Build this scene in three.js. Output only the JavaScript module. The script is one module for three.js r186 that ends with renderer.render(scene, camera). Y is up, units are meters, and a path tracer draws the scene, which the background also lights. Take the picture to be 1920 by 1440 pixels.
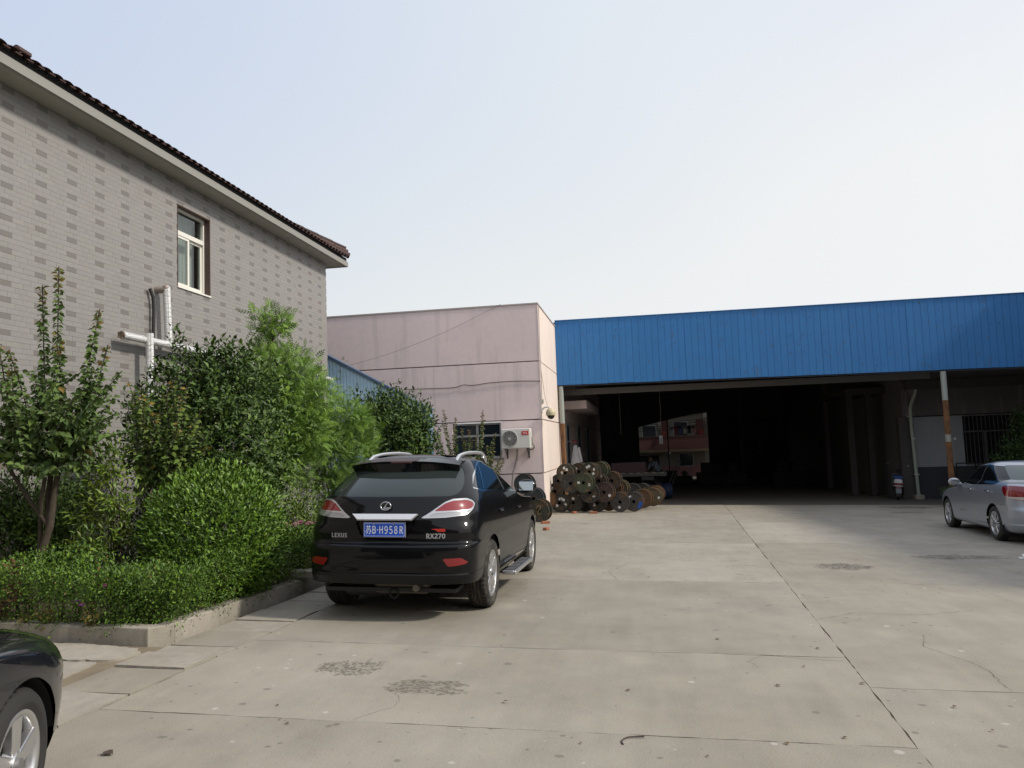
import * as THREE from 'three';
import { mergeGeometries, mergeVertices } from 'three/addons/utils/BufferGeometryUtils.js';
import { RoundedBoxGeometry } from 'three/addons/geometries/RoundedBoxGeometry.js';
import { MarchingCubes } from 'three/addons/objects/MarchingCubes.js';
import { TextGeometry } from 'three/addons/geometries/TextGeometry.js';
import { FontLoader } from 'three/addons/loaders/FontLoader.js';

const scene = new THREE.Scene();
// ------------------------------------------------------------------ camera, sky, sun, exposure
const camera = new THREE.PerspectiveCamera(53.13, 4 / 3, 0.05, 2000);
camera.rotation.order = 'YXZ';
camera.rotation.set(0.07971, 0.1638, -0.03701);
camera.position.set(0, 1.659, 0);
const SUN = new THREE.Vector3(0.77, 0.64, 0.1).normalize();
const SKY_GAIN = 1.0;
{
  const W = 512, H = 256, data = new Float32Array(W * H * 4);
  for (let r = 0; r < H; r++) for (let c = 0; c < W; c++) {
    const up = ((r + 0.5) / H - 0.5) * Math.PI, az = ((c + 0.5) / W - 0.5) * 2 * Math.PI;
    const x = Math.cos(az) * Math.cos(up), y = Math.sin(up), z = Math.sin(az) * Math.cos(up);
    const a = x * SUN.x + y * SUN.y + z * SUN.z, e = Math.max(0, y), k = Math.exp(-2.2 * e);
    const glow = 0.9 * Math.exp(-((Math.acos(Math.min(1, a)) / 0.3) ** 2));
    let R = 0.475 + 0.31 * a + 0.53 * k, G = 0.59 + 0.24 * a + 0.395 * k, B = 0.83 + 0.12 * a + 0.07 * k;
    const cloud = 1 + 0.035 * (Math.sin(3.1 * x + 2.2 * y * y + 1.3) * Math.sin(4.3 * z - 2.7 * y) + 0.5 * Math.sin(9.2 * x + 5.1 * z) * Math.sin(7.7 * y + 3.3 * z));   // uneven thin haze
    R = Math.min(R * cloud, B * 0.965); G = Math.min(G * cloud, B * 0.985);
    if (y < 0) { R = 0.3; G = 0.29; B = 0.27; }
    const i = (r * W + c) * 4;
    data[i] = (R + glow) * SKY_GAIN; data[i + 1] = (G + glow * 0.96) * SKY_GAIN; data[i + 2] = (B + glow * 0.88) * SKY_GAIN; data[i + 3] = 1;
  }
  const sky = new THREE.DataTexture(data, W, H, THREE.RGBAFormat, THREE.FloatType);
  sky.mapping = THREE.EquirectangularReflectionMapping; sky.magFilter = THREE.LinearFilter; sky.needsUpdate = true;
  scene.background = sky; scene.environment = sky;
}
const sun = new THREE.DirectionalLight(new THREE.Color(1.0, 0.93, 0.82), 3.1);
sun.position.copy(SUN).multiplyScalar(80); sun.target.position.set(0, 0, -15);
sun.position.add(sun.target.position);
sun.castShadow = true; sun.shadow.radius = 9; sun.shadow.mapSize.set(4096, 4096);
Object.assign(sun.shadow.camera, { left: -45, right: 45, top: 45, bottom: -45, near: 1, far: 200 });
scene.add(sun, sun.target);
const renderer = new THREE.WebGLRenderer({ antialias: true });
renderer.toneMapping = THREE.LinearToneMapping;
renderer.toneMappingExposure = 1.0;
renderer.shadowMap.enabled = true;

// ------------------------------------------------------------------ helpers
const V = (x, y, z) => new THREE.Vector3(x, y, z);
const SX = -0.02293, SZ = 0.01781;                       // the yard falls gently to the right and to the back
const gy = (x, z) => SX * x + SZ * z;
const rng = (s) => () => { s = (s + 0x6d2b79f5) | 0; let t = Math.imul(s ^ (s >>> 15), 1 | s); t = (t + Math.imul(t ^ (t >>> 7), 61 | t)) ^ t; return ((t ^ (t >>> 14)) >>> 0) / 4294967296; };
const used = new Map();
function numbered(name) { const n = used.get(name) ?? 0; used.set(name, n + 1); return n ? name + '_' + String(n).padStart(3, '0') : name; }
function clean(g) {
  let q = g.index ? g.toNonIndexed() : g;
  if (!q.attributes.normal) q.computeVertexNormals();
  if (!q.attributes.uv) q.setAttribute('uv', new THREE.BufferAttribute(new Float32Array(q.attributes.position.count * 2), 2));
  for (const k of Object.keys(q.attributes)) if (!['position', 'normal', 'uv'].includes(k)) q.deleteAttribute(k);
  q.morphAttributes = {}; q.clearGroups();
  return q;
}
const merge = (l) => (l.length === 1 ? clean(l[0]) : mergeGeometries(l.map(clean)));
function triUV(g, ox = 0, oy = 0) {                       // texture coordinates in metres, from the way each face points
  const p = g.attributes.position, n = g.attributes.normal, uv = g.attributes.uv;
  for (let i = 0; i < p.count; i++) {
    const nx = Math.abs(n.getX(i)), ny = Math.abs(n.getY(i)), nz = Math.abs(n.getZ(i));
    if (ny >= nx && ny >= nz) uv.setXY(i, p.getX(i) + ox, p.getZ(i) + oy);
    else if (nx >= nz) uv.setXY(i, p.getZ(i) + ox, p.getY(i) + oy);
    else uv.setXY(i, p.getX(i) + ox, p.getY(i) + oy);
  }
  return g;
}
function place(g, x, y, z, rx = 0, ry = 0, rz = 0) {
  if (rx || ry || rz) g.applyMatrix4(new THREE.Matrix4().makeRotationFromEuler(new THREE.Euler(rx, ry, rz, 'YXZ')));
  return g.translate(x, y, z);
}
const bx = (w, h, d, x = 0, y = 0, z = 0, rx = 0, ry = 0, rz = 0) => place(new THREE.BoxGeometry(w, h, d), x, y, z, rx, ry, rz);
const rbx = (w, h, d, r, x = 0, y = 0, z = 0, rx = 0, ry = 0, rz = 0, s = 2) => place(new RoundedBoxGeometry(w, h, d, s, r), x, y, z, rx, ry, rz);
const b2 = (x0, x1, y0, y1, z0, z1) => bx(Math.abs(x1 - x0), Math.abs(y1 - y0), Math.abs(z1 - z0), (x0 + x1) / 2, (y0 + y1) / 2, (z0 + z1) / 2);
function rod(a, b, r0, r1 = r0, seg = 10) {
  const d = b.clone().sub(a), g = new THREE.CylinderGeometry(r1, r0, d.length(), seg, 1);
  g.applyQuaternion(new THREE.Quaternion().setFromUnitVectors(V(0, 1, 0), d.clone().normalize()));
  const m = a.clone().add(b).multiplyScalar(0.5);
  return g.translate(m.x, m.y, m.z);
}
const tube = (pts, r, seg = 24, rs = 8) => new THREE.TubeGeometry(new THREE.CatmullRomCurve3(pts), seg, r, rs);
function extr(pts, depth, bevel = 0, holes = []) {        // outline in x, y; grows along +z
  const s = new THREE.Shape(pts.map((p) => new THREE.Vector2(p[0], p[1])));
  for (const h of holes) s.holes.push(new THREE.Path(h.map((p) => new THREE.Vector2(p[0], p[1]))));
  return new THREE.ExtrudeGeometry(s, { depth, bevelEnabled: bevel > 0, bevelSize: bevel, bevelThickness: bevel, bevelSegments: 2, curveSegments: 12, steps: 1 });
}
function obj(name, geos, mat, parent = scene) {
  const m = new THREE.Mesh(Array.isArray(geos) ? merge(geos) : geos, mat);
  m.name = parent === scene ? numbered(name) : name;
  m.castShadow = m.receiveShadow = true;
  parent.add(m);
  return m;
}
function tag(o, label, category, group) { o.userData = { ...o.userData, label, category, ...(group ? { group } : {}) }; return o; }
function struct(o, label) { o.userData = { ...o.userData, kind: 'structure', ...(label ? { label } : {}) }; return o; }
function thing(name, label, category, pos = [0, 0, 0], turn = 0, group) {
  const o = new THREE.Group(); o.name = numbered(name); scene.add(o);
  o.position.set(...pos); o.rotation.y = turn;
  return tag(o, label, category, group);
}
function group3(name, parent) { const o = new THREE.Group(); o.name = name; parent.add(o); return o; }

// ---- textures
const hash = (x, y, s) => { let h = Math.imul(x, 374761393) ^ Math.imul(y, 668265263) ^ Math.imul(s, 974634777); h = Math.imul(h ^ (h >>> 13), 1274126177); return ((h ^ (h >>> 16)) >>> 0) / 4294967296; };
function tnoise(x, y, px, py, s) {
  const ix = Math.floor(x), iy = Math.floor(y), fx = x - ix, fy = y - iy, u = fx * fx * (3 - 2 * fx), v = fy * fy * (3 - 2 * fy);
  const X0 = ((ix % px) + px) % px, X1 = (X0 + 1) % px, Y0 = ((iy % py) + py) % py, Y1 = (Y0 + 1) % py;
  const a = hash(X0, Y0, s), b = hash(X1, Y0, s), c = hash(X0, Y1, s), d = hash(X1, Y1, s);
  return a + (b - a) * u + (c - a) * v + (a - b - c + d) * u * v;
}
function fbm(u, v, bx_, by_, oct, s) { let t = 0, a = 0.5, n = 0; for (let i = 0; i < oct; i++) { t += a * tnoise(u * bx_, v * by_, bx_, by_, s + i); n += a; a *= 0.55; bx_ *= 2; by_ *= 2; } return t / n; }
const enc = (v) => Math.round(255 * Math.min(1, Math.max(0, v <= 0.0031308 ? v * 12.92 : 1.055 * Math.pow(v, 1 / 2.4) - 0.055)));
function colourMap(n, metres, fn, my = metres, nh = n) {
  const d = new Uint8Array(n * nh * 4);
  for (let j = 0; j < nh; j++) for (let i = 0; i < n; i++) { const c = fn((i + 0.5) / n, (j + 0.5) / nh), o = (j * n + i) * 4; d[o] = enc(c[0]); d[o + 1] = enc(c[1]); d[o + 2] = enc(c[2]); d[o + 3] = 255; }
  const t = new THREE.DataTexture(d, n, nh); t.colorSpace = THREE.SRGBColorSpace; t.wrapS = t.wrapT = THREE.RepeatWrapping; t.magFilter = THREE.LinearFilter; t.minFilter = THREE.LinearMipmapLinearFilter; t.generateMipmaps = true;
  t.repeat.set(1 / metres, 1 / my); t.needsUpdate = true; return t;
}
function greyMap(n, metres, fn) {
  const d = new Uint8Array(n * n * 4);
  for (let j = 0; j < n; j++) for (let i = 0; i < n; i++) { const c = Math.round(255 * Math.min(1, Math.max(0, fn((i + 0.5) / n, (j + 0.5) / n)))), o = (j * n + i) * 4; d[o] = d[o + 1] = d[o + 2] = c; d[o + 3] = 255; }
  const t = new THREE.DataTexture(d, n, n); t.wrapS = t.wrapT = THREE.RepeatWrapping; t.magFilter = THREE.LinearFilter; t.repeat.set(1 / metres, 1 / metres); t.needsUpdate = true; return t;
}
const col = (r, g, b) => new THREE.Color().setRGB(r, g, b);
const std = (c, roughness = 0.8, more = {}) => new THREE.MeshStandardMaterial({ color: Array.isArray(c) ? col(...c) : c, roughness, ...more });
const phys = (c, roughness, more = {}) => new THREE.MeshPhysicalMaterial({ color: col(...c), roughness, ...more });
const mixc = (a, b, t) => a.map((v, i) => v + (b[i] - v) * t);
const sm = (a, b, x) => { const t = Math.min(1, Math.max(0, (x - a) / (b - a))); return t * t * (3 - 2 * t); };
const grain = greyMap(512, 0.5, (u, v) => 0.6 * fbm(u, v, 64, 64, 2, 5) + 0.4 * fbm(u, v, 8, 8, 3, 9));

const M = {};
M.dark = std([0.012, 0.012, 0.013], 0.85);
M.rubber = std([0.022, 0.021, 0.02], 0.82);
M.plastic = std([0.018, 0.018, 0.02], 0.55);
M.chrome = std([0.75, 0.75, 0.76], 0.12, { metalness: 1 });
M.steel = std([0.5, 0.5, 0.5], 0.38, { metalness: 1 });
M.white = std([0.72, 0.71, 0.68], 0.6);
M.paper = std([0.7, 0.7, 0.68], 0.85);
const rustFn = (s) => (u, v) => { const a = fbm(u, v, 6, 6, 5, s), b = fbm(u, v, 24, 24, 3, s + 7); return mixc([0.21, 0.10, 0.04], [0.10, 0.05, 0.026], sm(0.35, 0.65, a)).map((c) => c * (0.75 + 0.5 * b)); };
M.rust = std([1, 1, 1], 0.9, { map: colourMap(256, 0.8, rustFn(31)), bumpMap: grain, bumpScale: 0.002 });

// ------------------------------------------------------------------ the ground and the yard
function concreteFn(s, base, spots) {
  return (u, v) => {
    const big = fbm(u, v, 4, 4, 4, s), mid = fbm(u, v, 20, 20, 4, s + 11), fine = hash((u * 4096) | 0, (v * 4096) | 0, s), streak = fbm(u, v, 60, 7, 3, s + 23);
    let k = 0.80 + 0.25 * big + 0.24 * (mid - 0.5) + 0.18 * (fine - 0.5) + 0.12 * (streak - 0.5);
    let c = [base[0] * k, base[1] * k * (0.985 + 0.03 * mid), base[2] * k * (0.96 + 0.08 * big)];
    const n = 42, ci = Math.floor(u * n), cj = Math.floor(v * n), wet = sm(0.44, 0.66, fbm(u, v, 5, 5, 3, s + 41));
    for (let a = -1; a <= 1; a++) for (let b = -1; b <= 1; b++) {
      const x = ((ci + a) % n + n) % n, y = ((cj + b) % n + n) % n, h = hash(x, y, s + 3);
      if (h > spots * (0.15 + wet)) continue;
      const px = (ci + a + hash(x, y, s + 4)) / n, py = (cj + b + hash(x, y, s + 5)) / n, r = (0.05 + 0.2 * hash(x, y, s + 6) ** 3) / n;
      const dx = (u - px) * (0.7 + 0.8 * hash(x, y, s + 7)), dy = v - py, d = Math.hypot(dx, dy) / r * (0.6 + 0.8 * mid);
      if (d < 1) c = mixc(c, hash(x, y, s + 8) < 0.8 ? [0.13, 0.115, 0.10] : [0.5, 0.48, 0.44], 0.6 * sm(1, 0.5, d));
    }
    return c;
  };
}
const concreteMap = colourMap(2048, 6, concreteFn(71, [0.315, 0.286, 0.236], 0.42));
const concreteMap2 = colourMap(512, 1.6, concreteFn(171, [0.33, 0.30, 0.25], 0.1));
const concreteRough = greyMap(512, 2.1, (u, v) => 0.68 + 0.3 * fbm(u, v, 8, 8, 5, 77));
M.slab = [0.96, 1.0, 0.93, 1.03].map((k) => std([k, k * 0.995, k * 0.985], 1, { map: concreteMap, roughnessMap: concreteRough, bumpMap: grain, bumpScale: 0.0025 }));
M.conc = std([1, 1, 1], 0.92, { map: concreteMap2, bumpMap: grain, bumpScale: 0.003 });
M.concLight = std([1.12, 1.12, 1.13], 0.92, { map: concreteMap2, bumpMap: grain, bumpScale: 0.003 });
M.concDark = std([0.36, 0.35, 0.36], 0.95, { map: concreteMap2, bumpMap: grain, bumpScale: 0.003 });
M.soil = std([1, 1, 1], 1, { map: colourMap(512, 1.2, (u, v) => mixc([0.10, 0.075, 0.052], [0.045, 0.034, 0.025], fbm(u, v, 14, 14, 5, 3)).map((c) => c * (0.7 + 0.6 * fbm(u, v, 60, 60, 2, 8)))), bumpMap: greyMap(512, 0.6, (u, v) => fbm(u, v, 16, 16, 5, 13)), bumpScale: 0.02 });

function flatSheet(x0, x1, z0, z1, drop, nx = 1, nz = 1) {
  const g = new THREE.PlaneGeometry(x1 - x0, z1 - z0, nx, nz); g.rotateX(-Math.PI / 2); g.translate((x0 + x1) / 2, 0, (z0 + z1) / 2);
  const p = g.attributes.position; for (let i = 0; i < p.count; i++) p.setY(i, gy(p.getX(i), p.getZ(i)) + drop);
  g.computeVertexNormals(); return triUV(clean(g));
}
struct(obj('ground', flatSheet(-400, 400, -400, 400, -0.085), M.soil), 'bare earth under and around the yard');

// a slab of concrete: outline in x, z with ragged edges, its top on the yard's slope
function ragged(pts, step, amp, r) {
  const out = [];
  pts.forEach((p, i) => {
    const q = pts[(i + 1) % pts.length], L = Math.hypot(q[0] - p[0], q[1] - p[1]), n = Math.max(1, Math.round(L / step)), nx = -(q[1] - p[1]) / L, nz = (q[0] - p[0]) / L;
    let w = 0;
    for (let k = 0; k < n; k++) { const t = k / n; w = w * 0.55 + (r() - 0.5) * amp; const e = k ? w + (r() < 0.05 ? amp * 0.8 * (r() - 0.3) : 0) : 0; out.push([p[0] + (q[0] - p[0]) * t + nx * e, p[1] + (q[1] - p[1]) * t + nz * e]); }
  });
  return out;
}
function slab(pts, thick, lift, seed = 1, step = 0.09, amp = 0.012, bevel = 0) {
  const g = extr(ragged(pts.map((p) => [p[0], -p[1]]), step, amp, rng(seed)), thick - 2 * bevel, bevel);
  g.rotateX(-Math.PI / 2);
  const q = clean(g), p = q.attributes.position;
  for (let i = 0; i < p.count; i++) p.setY(i, p.getY(i) - thick + bevel + lift + gy(p.getX(i), p.getZ(i)));
  return triUV(q, seed * 1.37, seed * 2.11);
}
const xCrack = (z) => 1.43 + (-z - 4.5) * 0.0522, xStrip = (z) => -3.69 + (-z - 4.4) * 0.036;
{
  const yard = new THREE.Group(); yard.name = 'yard'; scene.add(yard); struct(yard, 'pale concrete yard cast in large slabs with cracked joints');
  const L = [12, 7.5, 3, -0.9, -2.85, -4.76, -6.73, -10.45, -14.9, -19.3, -25.9], R = [12, 7.5, 3, -1.4, -5.93, -10.5, -15, -19.45, -22.6, -25.9], g = 0.003;
  for (let i = 0; i + 1 < L.length; i++) { const a = L[i] - g, b = L[i + 1] + g; obj('concrete_slab', slab([[xStrip(a) + 0.006, a], [xStrip(b) + 0.006, b], [xCrack(b) - 0.006, b], [xCrack(a) - 0.006, a]], 0.07, 0, 10 + i), M.slab[i % 4], yard); }
  for (let i = 0; i + 1 < R.length; i++) { const a = R[i] - g, b = R[i + 1] + g; obj('concrete_slab', slab([[xCrack(a) + 0.006, a], [xCrack(b) + 0.006, b], [16, b], [16, a]], 0.07, -0.003, 40 + i), M.slab[(i + 1) % 4], yard); }
  obj('joint_filler', flatSheet(-4, 16.2, -26, 12, -0.016), std([0.11, 0.095, 0.075], 1), yard);
  // the drain strip along the kerb: loose cover slabs
  const strip = new THREE.Group(); strip.name = 'drain_strip'; scene.add(strip); struct(strip, 'strip of loose concrete drain covers along the kerb');
  const zs = [6, 4, 2, 0.2, -0.9, -2, -2.9, -3.7, -4.45, -5.1, -5.74, -6.18, -6.5, -7.1, -7.55, -8.1, -8.65, -9.2, -9.8, -10.4, -11, -11.6, -12.4, -13.2, -14, -15, -16, -17, -18, -19, -20.2], r = rng(5);
  const xk = (z) => -4.33 + Math.max(0, -z - 6.5) * 0.04;
  for (let i = 0; i + 1 < zs.length; i++) {
    const a = zs[i] - 0.006, b = zs[i + 1] + 0.006, d = i === 10 ? 0.012 : (r() - 0.5) * 0.012 - 0.006, sk = (r() - 0.5) * 0.03;
    obj('cover_slab', slab([[xk(a) + 0.03, a + sk], [xk(b) + 0.03, b + sk], [xStrip(b) - 0.03, b - sk], [xStrip(a) - 0.03, a - sk]], 0.07, d, 80 + i, 0.1, 0.012), i % 3 ? M.conc : M.slab[0], strip);
  }
  // hairline cracks running through the slabs
  const crack = (pts, w, seed) => { const q = rng(seed), P = []; for (let i = 0; i + 1 < pts.length; i++) { const n = Math.ceil(Math.hypot(pts[i + 1][0] - pts[i][0], pts[i + 1][1] - pts[i][1]) / 0.06); for (let k = 0; k < n; k++) { const t = k / n; P.push([pts[i][0] + (pts[i + 1][0] - pts[i][0]) * t + (q() - 0.5) * 0.03, pts[i][1] + (pts[i + 1][1] - pts[i][1]) * t + (q() - 0.5) * 0.03, w * (0.4 + 0.9 * q())]); } } const pos = [], idx = []; P.forEach(([x, z, h], i) => { const a = P[Math.max(0, i - 1)], b = P[Math.min(P.length - 1, i + 1)], L = Math.hypot(b[0] - a[0], b[1] - a[1]), nx = -(b[1] - a[1]) / L * h, nz = (b[0] - a[0]) / L * h; for (const s of [1, -1]) pos.push(x + s * nx, gy(x, z) + 0.0012, z + s * nz); if (i) { const k = 2 * i; idx.push(k - 2, k - 1, k, k, k - 1, k + 1); } }); const g = new THREE.BufferGeometry(); g.setAttribute('position', new THREE.BufferAttribute(new Float32Array(pos), 3)); g.setIndex(idx); g.computeVertexNormals(); return clean(g); };
  obj('crack', [crack([[1.5, -6.62], [1.2, -6.66], [0.8, -6.78], [0.45, -6.76]], 0.0022, 1), crack([[0.9, -6.75], [0.75, -6.5], [0.85, -6.3]], 0.0014, 2), crack([[1.62, -8.2], [2.1, -8.6], [2.7, -8.55], [3.4, -8.9]], 0.002, 3), crack([[-0.4, -10.42], [-0.55, -11.2], [-0.3, -12.1]], 0.0025, 4), crack([[-1.9, -4.8], [-1.7, -5.1], [-1.85, -5.5]], 0.0013, 5), crack([[2.45, -5.95], [2.5, -6.6], [2.3, -7.2], [2.45, -7.7]], 0.0016, 6)], std([0.07, 0.06, 0.05], 1), yard).castShadow = false;
  // the light apron left of the strip
  const apron = new THREE.Group(); apron.name = 'apron'; scene.add(apron); struct(apron, 'light concrete apron in front of the garden bed');
  obj('concrete_slab', slab([[-9, -6.42], [-9, -5.93], [-4.9, -5.91], [-4.5, -5.94], [-4.4, -6.05], [-4.38, -6.2], [-4.5, -6.33], [-5, -6.42]], 0.08, -0.004, 131, 0.05, 0.04), M.concLight, apron);
  struct(obj('gutter_dirt', flatSheet(-4.75, -4.2, -6.46, 8, -0.024), std([1, 1, 1], 1, { map: concreteMap2, color: col(0.62, 0.55, 0.45) })), 'gritty dirt in the gap beside the drain covers');
  obj('concrete_slab', slab([[-9, -5.9], [-9, 8], [-4.5, 8], [-4.46, -5.2], [-4.56, -5.88]], 0.08, -0.012, 132, 0.06, 0.03), M.conc, apron);
}
{ // the garden bed's kerb, stone by stone
  const kerb = new THREE.Group(); kerb.name = 'kerb'; scene.add(kerb); struct(kerb, 'concrete kerb round the garden bed');
  const P = [[-8.2, -6.62], [-7.1, -6.6], [-6.2, -6.56], [-5.35, -6.52], [-4.86, -6.5], [-4.5, -6.47], [-4.4, -6.72], [-4.385, -7.3], [-4.375, -8.2], [-4.34, -9.1], [-4.3, -10], [-4.26, -10.95], [-4.21, -11.9], [-4.17, -12.85], [-4.13, -13.8], [-4.09, -14.8], [-4.05, -15.8], [-4.01, -16.8], [-3.97, -17.8], [-3.93, -18.8], [-3.9, -19.8], [-3.87, -20.75]], r = rng(3);
  for (let i = 0; i + 1 < P.length; i++) {
    const [ax, az] = P[i], [cx, cz] = P[i + 1], L = Math.hypot(cx - ax, cz - az), ux = (cx - ax) / L, uz = (cz - az) / L, w = 0.13, e = 0.003, h = 0.138 + (r() - 0.5) * 0.014;
    const out = [[ax + ux * e, az + uz * e], [cx - ux * e, cz - uz * e], [cx - ux * e + uz * w, cz - uz * e - ux * w], [ax + ux * e + uz * w, az + uz * e - ux * w]];
    if (i === 4) out[2] = [-4.53, -6.62]; if (i === 5) { out[2] = [-4.53, -6.72]; out[3] = [-4.53, -6.62]; } if (i === 6) out[3] = [-4.53, -6.72];
    obj('kerbstone', slab(out, h + 0.08, h, 200 + i, 0.12, 0.008, 0.012), i % 2 ? M.conc : M.concLight, kerb);
  }
  struct(obj('soil', slab([[-8, -6.68], [-4.6, -6.68], [-4.5, -7.3], [-4.45, -10], [-4.1, -17], [-3.98, -20.7], [-8, -20.9]], 0.2, 0.1, 7, 0.3, 0.02), M.soil), 'dark garden soil inside the kerb');
}

// ------------------------------------------------------------------ the grey tiled building on the left
const panel2 = (z0, z1, y0, y1, holes, x, thick) => { const g = extr([[-z0, y0], [-z1, y0], [-z1, y1], [-z0, y1]], thick, 0, holes.map(([a, b, c, d]) => [[-a, c], [-a, d], [-b, d], [-b, c]])); g.rotateY(Math.PI / 2); return g.translate(x, 0, 0); };   // wall in the y, z plane growing along +x
{
  const X = -7.82, Z0 = 3, Z1 = -18.5, TOP = 6.52;
  const t = thing('grey_tiled_building', 'two-storey building faced with grey tiles, tiled roof and wide eaves', 'building');
  const wallMat = std([1, 1, 1], 0.85, { map: colourMap(256, 1, (u, v) => { const k = 0.85 + 0.3 * fbm(u, v, 8, 8, 4, 4); return [0.238 * k, 0.227 * k, 0.218 * k]; }) });
  const win = [-12.03, -13.07, 4.64, 6.1];
  obj('wall', [triUV(clean(panel2(Z0, Z1, -1, TOP, [win], X - 0.26, 0.257))), triUV(clean(b2(-16, X - 0.01, -1, TOP, Z1 + 0.24, Z1))), triUV(clean(b2(-16, X - 0.27, -1, TOP, Z0, Z0 - 0.2)))], wallMat, t);
  // face tiles: courses of 7 cm, every third course has a darker tile at every second place
  const pitch = 0.19, rise = 0.07, tg = bx(0.012, rise - 0.0024, pitch - 0.0018), r = rng(17);
  const grey = colourMap(256, 0.9, (u, v) => { const k = 0.9 + 0.2 * fbm(u, v, 6, 6, 4, 14); return [0.258 * k, 0.246 * k, 0.236 * k]; });
  const tileM = std([1, 1, 1], 0.55, { map: grey });
  const darkM = [[0.170, 0.156, 0.146], [0.168, 0.161, 0.148], [0.177, 0.160, 0.151]].map((c) => std(c, 0.55));
  const light = [], dark = [];
  for (let j = 0; j < 93; j++) for (let i = 0; i < 68; i++) {
    let y0 = TOP - 0.06 - (j + 0.5) * rise, y1 = y0 + rise, z1 = -6.1 - (i - 0.5 + (j % 3) / 3) * pitch, z0 = z1 - pitch; // one tile's place, cut to the window and the corner
    if (y0 < 0 || z1 < Z1 + 0.03) continue;
    z0 = Math.max(z0, Z1 + 0.001);
    if (z0 < win[0] && z1 > win[1] && y1 > win[2] && y0 < win[3]) {
      if (z1 <= win[0] && z0 >= win[1]) { if (y1 > win[3] + 0.01) y0 = win[3]; else if (y0 < win[2] - 0.01) y1 = win[2]; else continue; }
      else if (z1 > win[0]) z0 = win[0]; else z1 = win[1];
      if (z1 - z0 < 0.012) continue;
    }
    (j % 3 === 0 && i % 3 === 0 ? dark : light).push([(y0 + y1) / 2, (z0 + z1) / 2, (y1 - y0 - 0.0024) / (rise - 0.0024), (z1 - z0 - 0.0018) / (pitch - 0.0018)]);
  }
  dark.sort((a, b) => Math.hypot(8, a[0] - 1.6, a[1]) - Math.hypot(8, b[0] - 1.6, b[1]));
  const shown = dark.filter(([y, z]) => y > 2.0 && z < -7.9 && y < 1.66 + -z * 0.62), rest = dark.filter((d) => !shown.includes(d));
  const inst = (name, list, mat, cols) => { const m = new THREE.InstancedMesh(tg, mat, list.length), q = new THREE.Matrix4(); m.name = name; m.castShadow = m.receiveShadow = true; list.forEach(([y, z, a, b], i) => { m.setMatrixAt(i, q.makeScale(1, a, b).setPosition(X + (r() - 0.5) * 0.002, y, z)); m.setColorAt(i, cols(r)); }); m.userData.kind = 'stuff'; t.add(m); };
  inst('wall_tiles', light, tileM, (r) => { const k = 0.97 + 0.06 * r(); return col(k, k * (0.992 + 0.016 * r()), k * (0.98 + 0.03 * r())); });
  inst('dark_wall_tiles', rest.concat(shown.slice(300)), std([0.172, 0.159, 0.148], 0.55), (r) => col(0.9 + 0.2 * r(), 0.9 + 0.2 * r(), 0.9 + 0.2 * r()));
  shown.slice(0, 300).forEach(([y, z, a, b], i) => { const m = new THREE.Mesh(tg, darkM[i % 3]); m.name = 'tile'; m.position.set(X + 0.001, y, z); m.scale.set(1, a, b); m.castShadow = m.receiveShadow = true; t.add(m); });
  // eaves: flat soffit, fascia, tiles
  const XO = -7.42, ZO = -18.95, paint = std([0.38, 0.365, 0.32], 0.8, { map: colourMap(256, 2, (u, v) => { const k = 0.86 + 0.28 * fbm(u, v, 5, 9, 4, 44); return [k, k, k]; }) });
  obj('soffit', triUV(clean(b2(-16, XO, TOP + 0.001, TOP + 0.1, Z0, ZO))), paint, t);
  obj('fascia', [triUV(clean(b2(XO - 0.05, XO + 0.012, TOP - 0.012, TOP + 0.115, Z0, ZO))), triUV(clean(b2(-16, XO + 0.012, TOP - 0.012, TOP + 0.115, ZO, ZO - 0.06)))], std([0.27, 0.265, 0.245], 0.8), t);
  obj('eaves_board', [b2(XO - 0.3, XO - 0.005, TOP + 0.118, TOP + 0.2, Z0, ZO + 0.02), b2(-16, XO - 0.01, TOP + 0.118, TOP + 0.2, ZO + 0.02, ZO - 0.005)], M.dark, t);
  const roofC = [[0.062, 0.034, 0.031], [0.080, 0.042, 0.037], [0.050, 0.031, 0.030]].map((c) => std(c, 0.75));
  const slope = 0.47, ang = Math.atan(slope), HX = 4.6;
  const deck = new THREE.BufferGeometry();
  { const y0 = TOP + 0.2, yr = y0 + slope * HX, pts = [XO, y0, Z0, XO, y0, ZO, XO - HX, yr, Z0, XO - HX, yr, ZO + HX, XO - 2 * HX, y0, ZO]; deck.setAttribute('position', new THREE.BufferAttribute(new Float32Array(pts), 3)); deck.setIndex([0, 1, 2, 1, 3, 2, 1, 4, 3]); deck.computeVertexNormals(); }
  obj('roof', deck, roofC[2], t);
  const rt = new THREE.CylinderGeometry(0.085, 0.095, 0.42, 10, 1, true, -Math.PI / 2, Math.PI); rt.scale(0.95, 1, 0.36); rt.translate(0, 0.21, 0); rt.rotateX(-Math.PI / 2); rt.rotateY(0);
  const half = rt; // a convex tile lying along -z, hump up
  const thick = mergeGeometries([clean(half.clone()), clean(half.clone().scale(0.86, 0.8, 1))]);
  for (let i = 0; i < 64; i++) {
    const z = -7.2 - i * 0.184;
    for (let k = 0; k < (i < 58 ? 1 : 1); k++) {
      const m = new THREE.Mesh(thick, roofC[i % 3]); m.name = 'roof_tile'; m.castShadow = m.receiveShadow = true;
      m.rotation.set(ang, Math.PI / 2, 0, 'YXZ'); m.position.set(XO + 0.085 - k * 0.38, TOP + 0.205 + k * 0.18 - 0.015, z); t.add(m);
    }
  }
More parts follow.
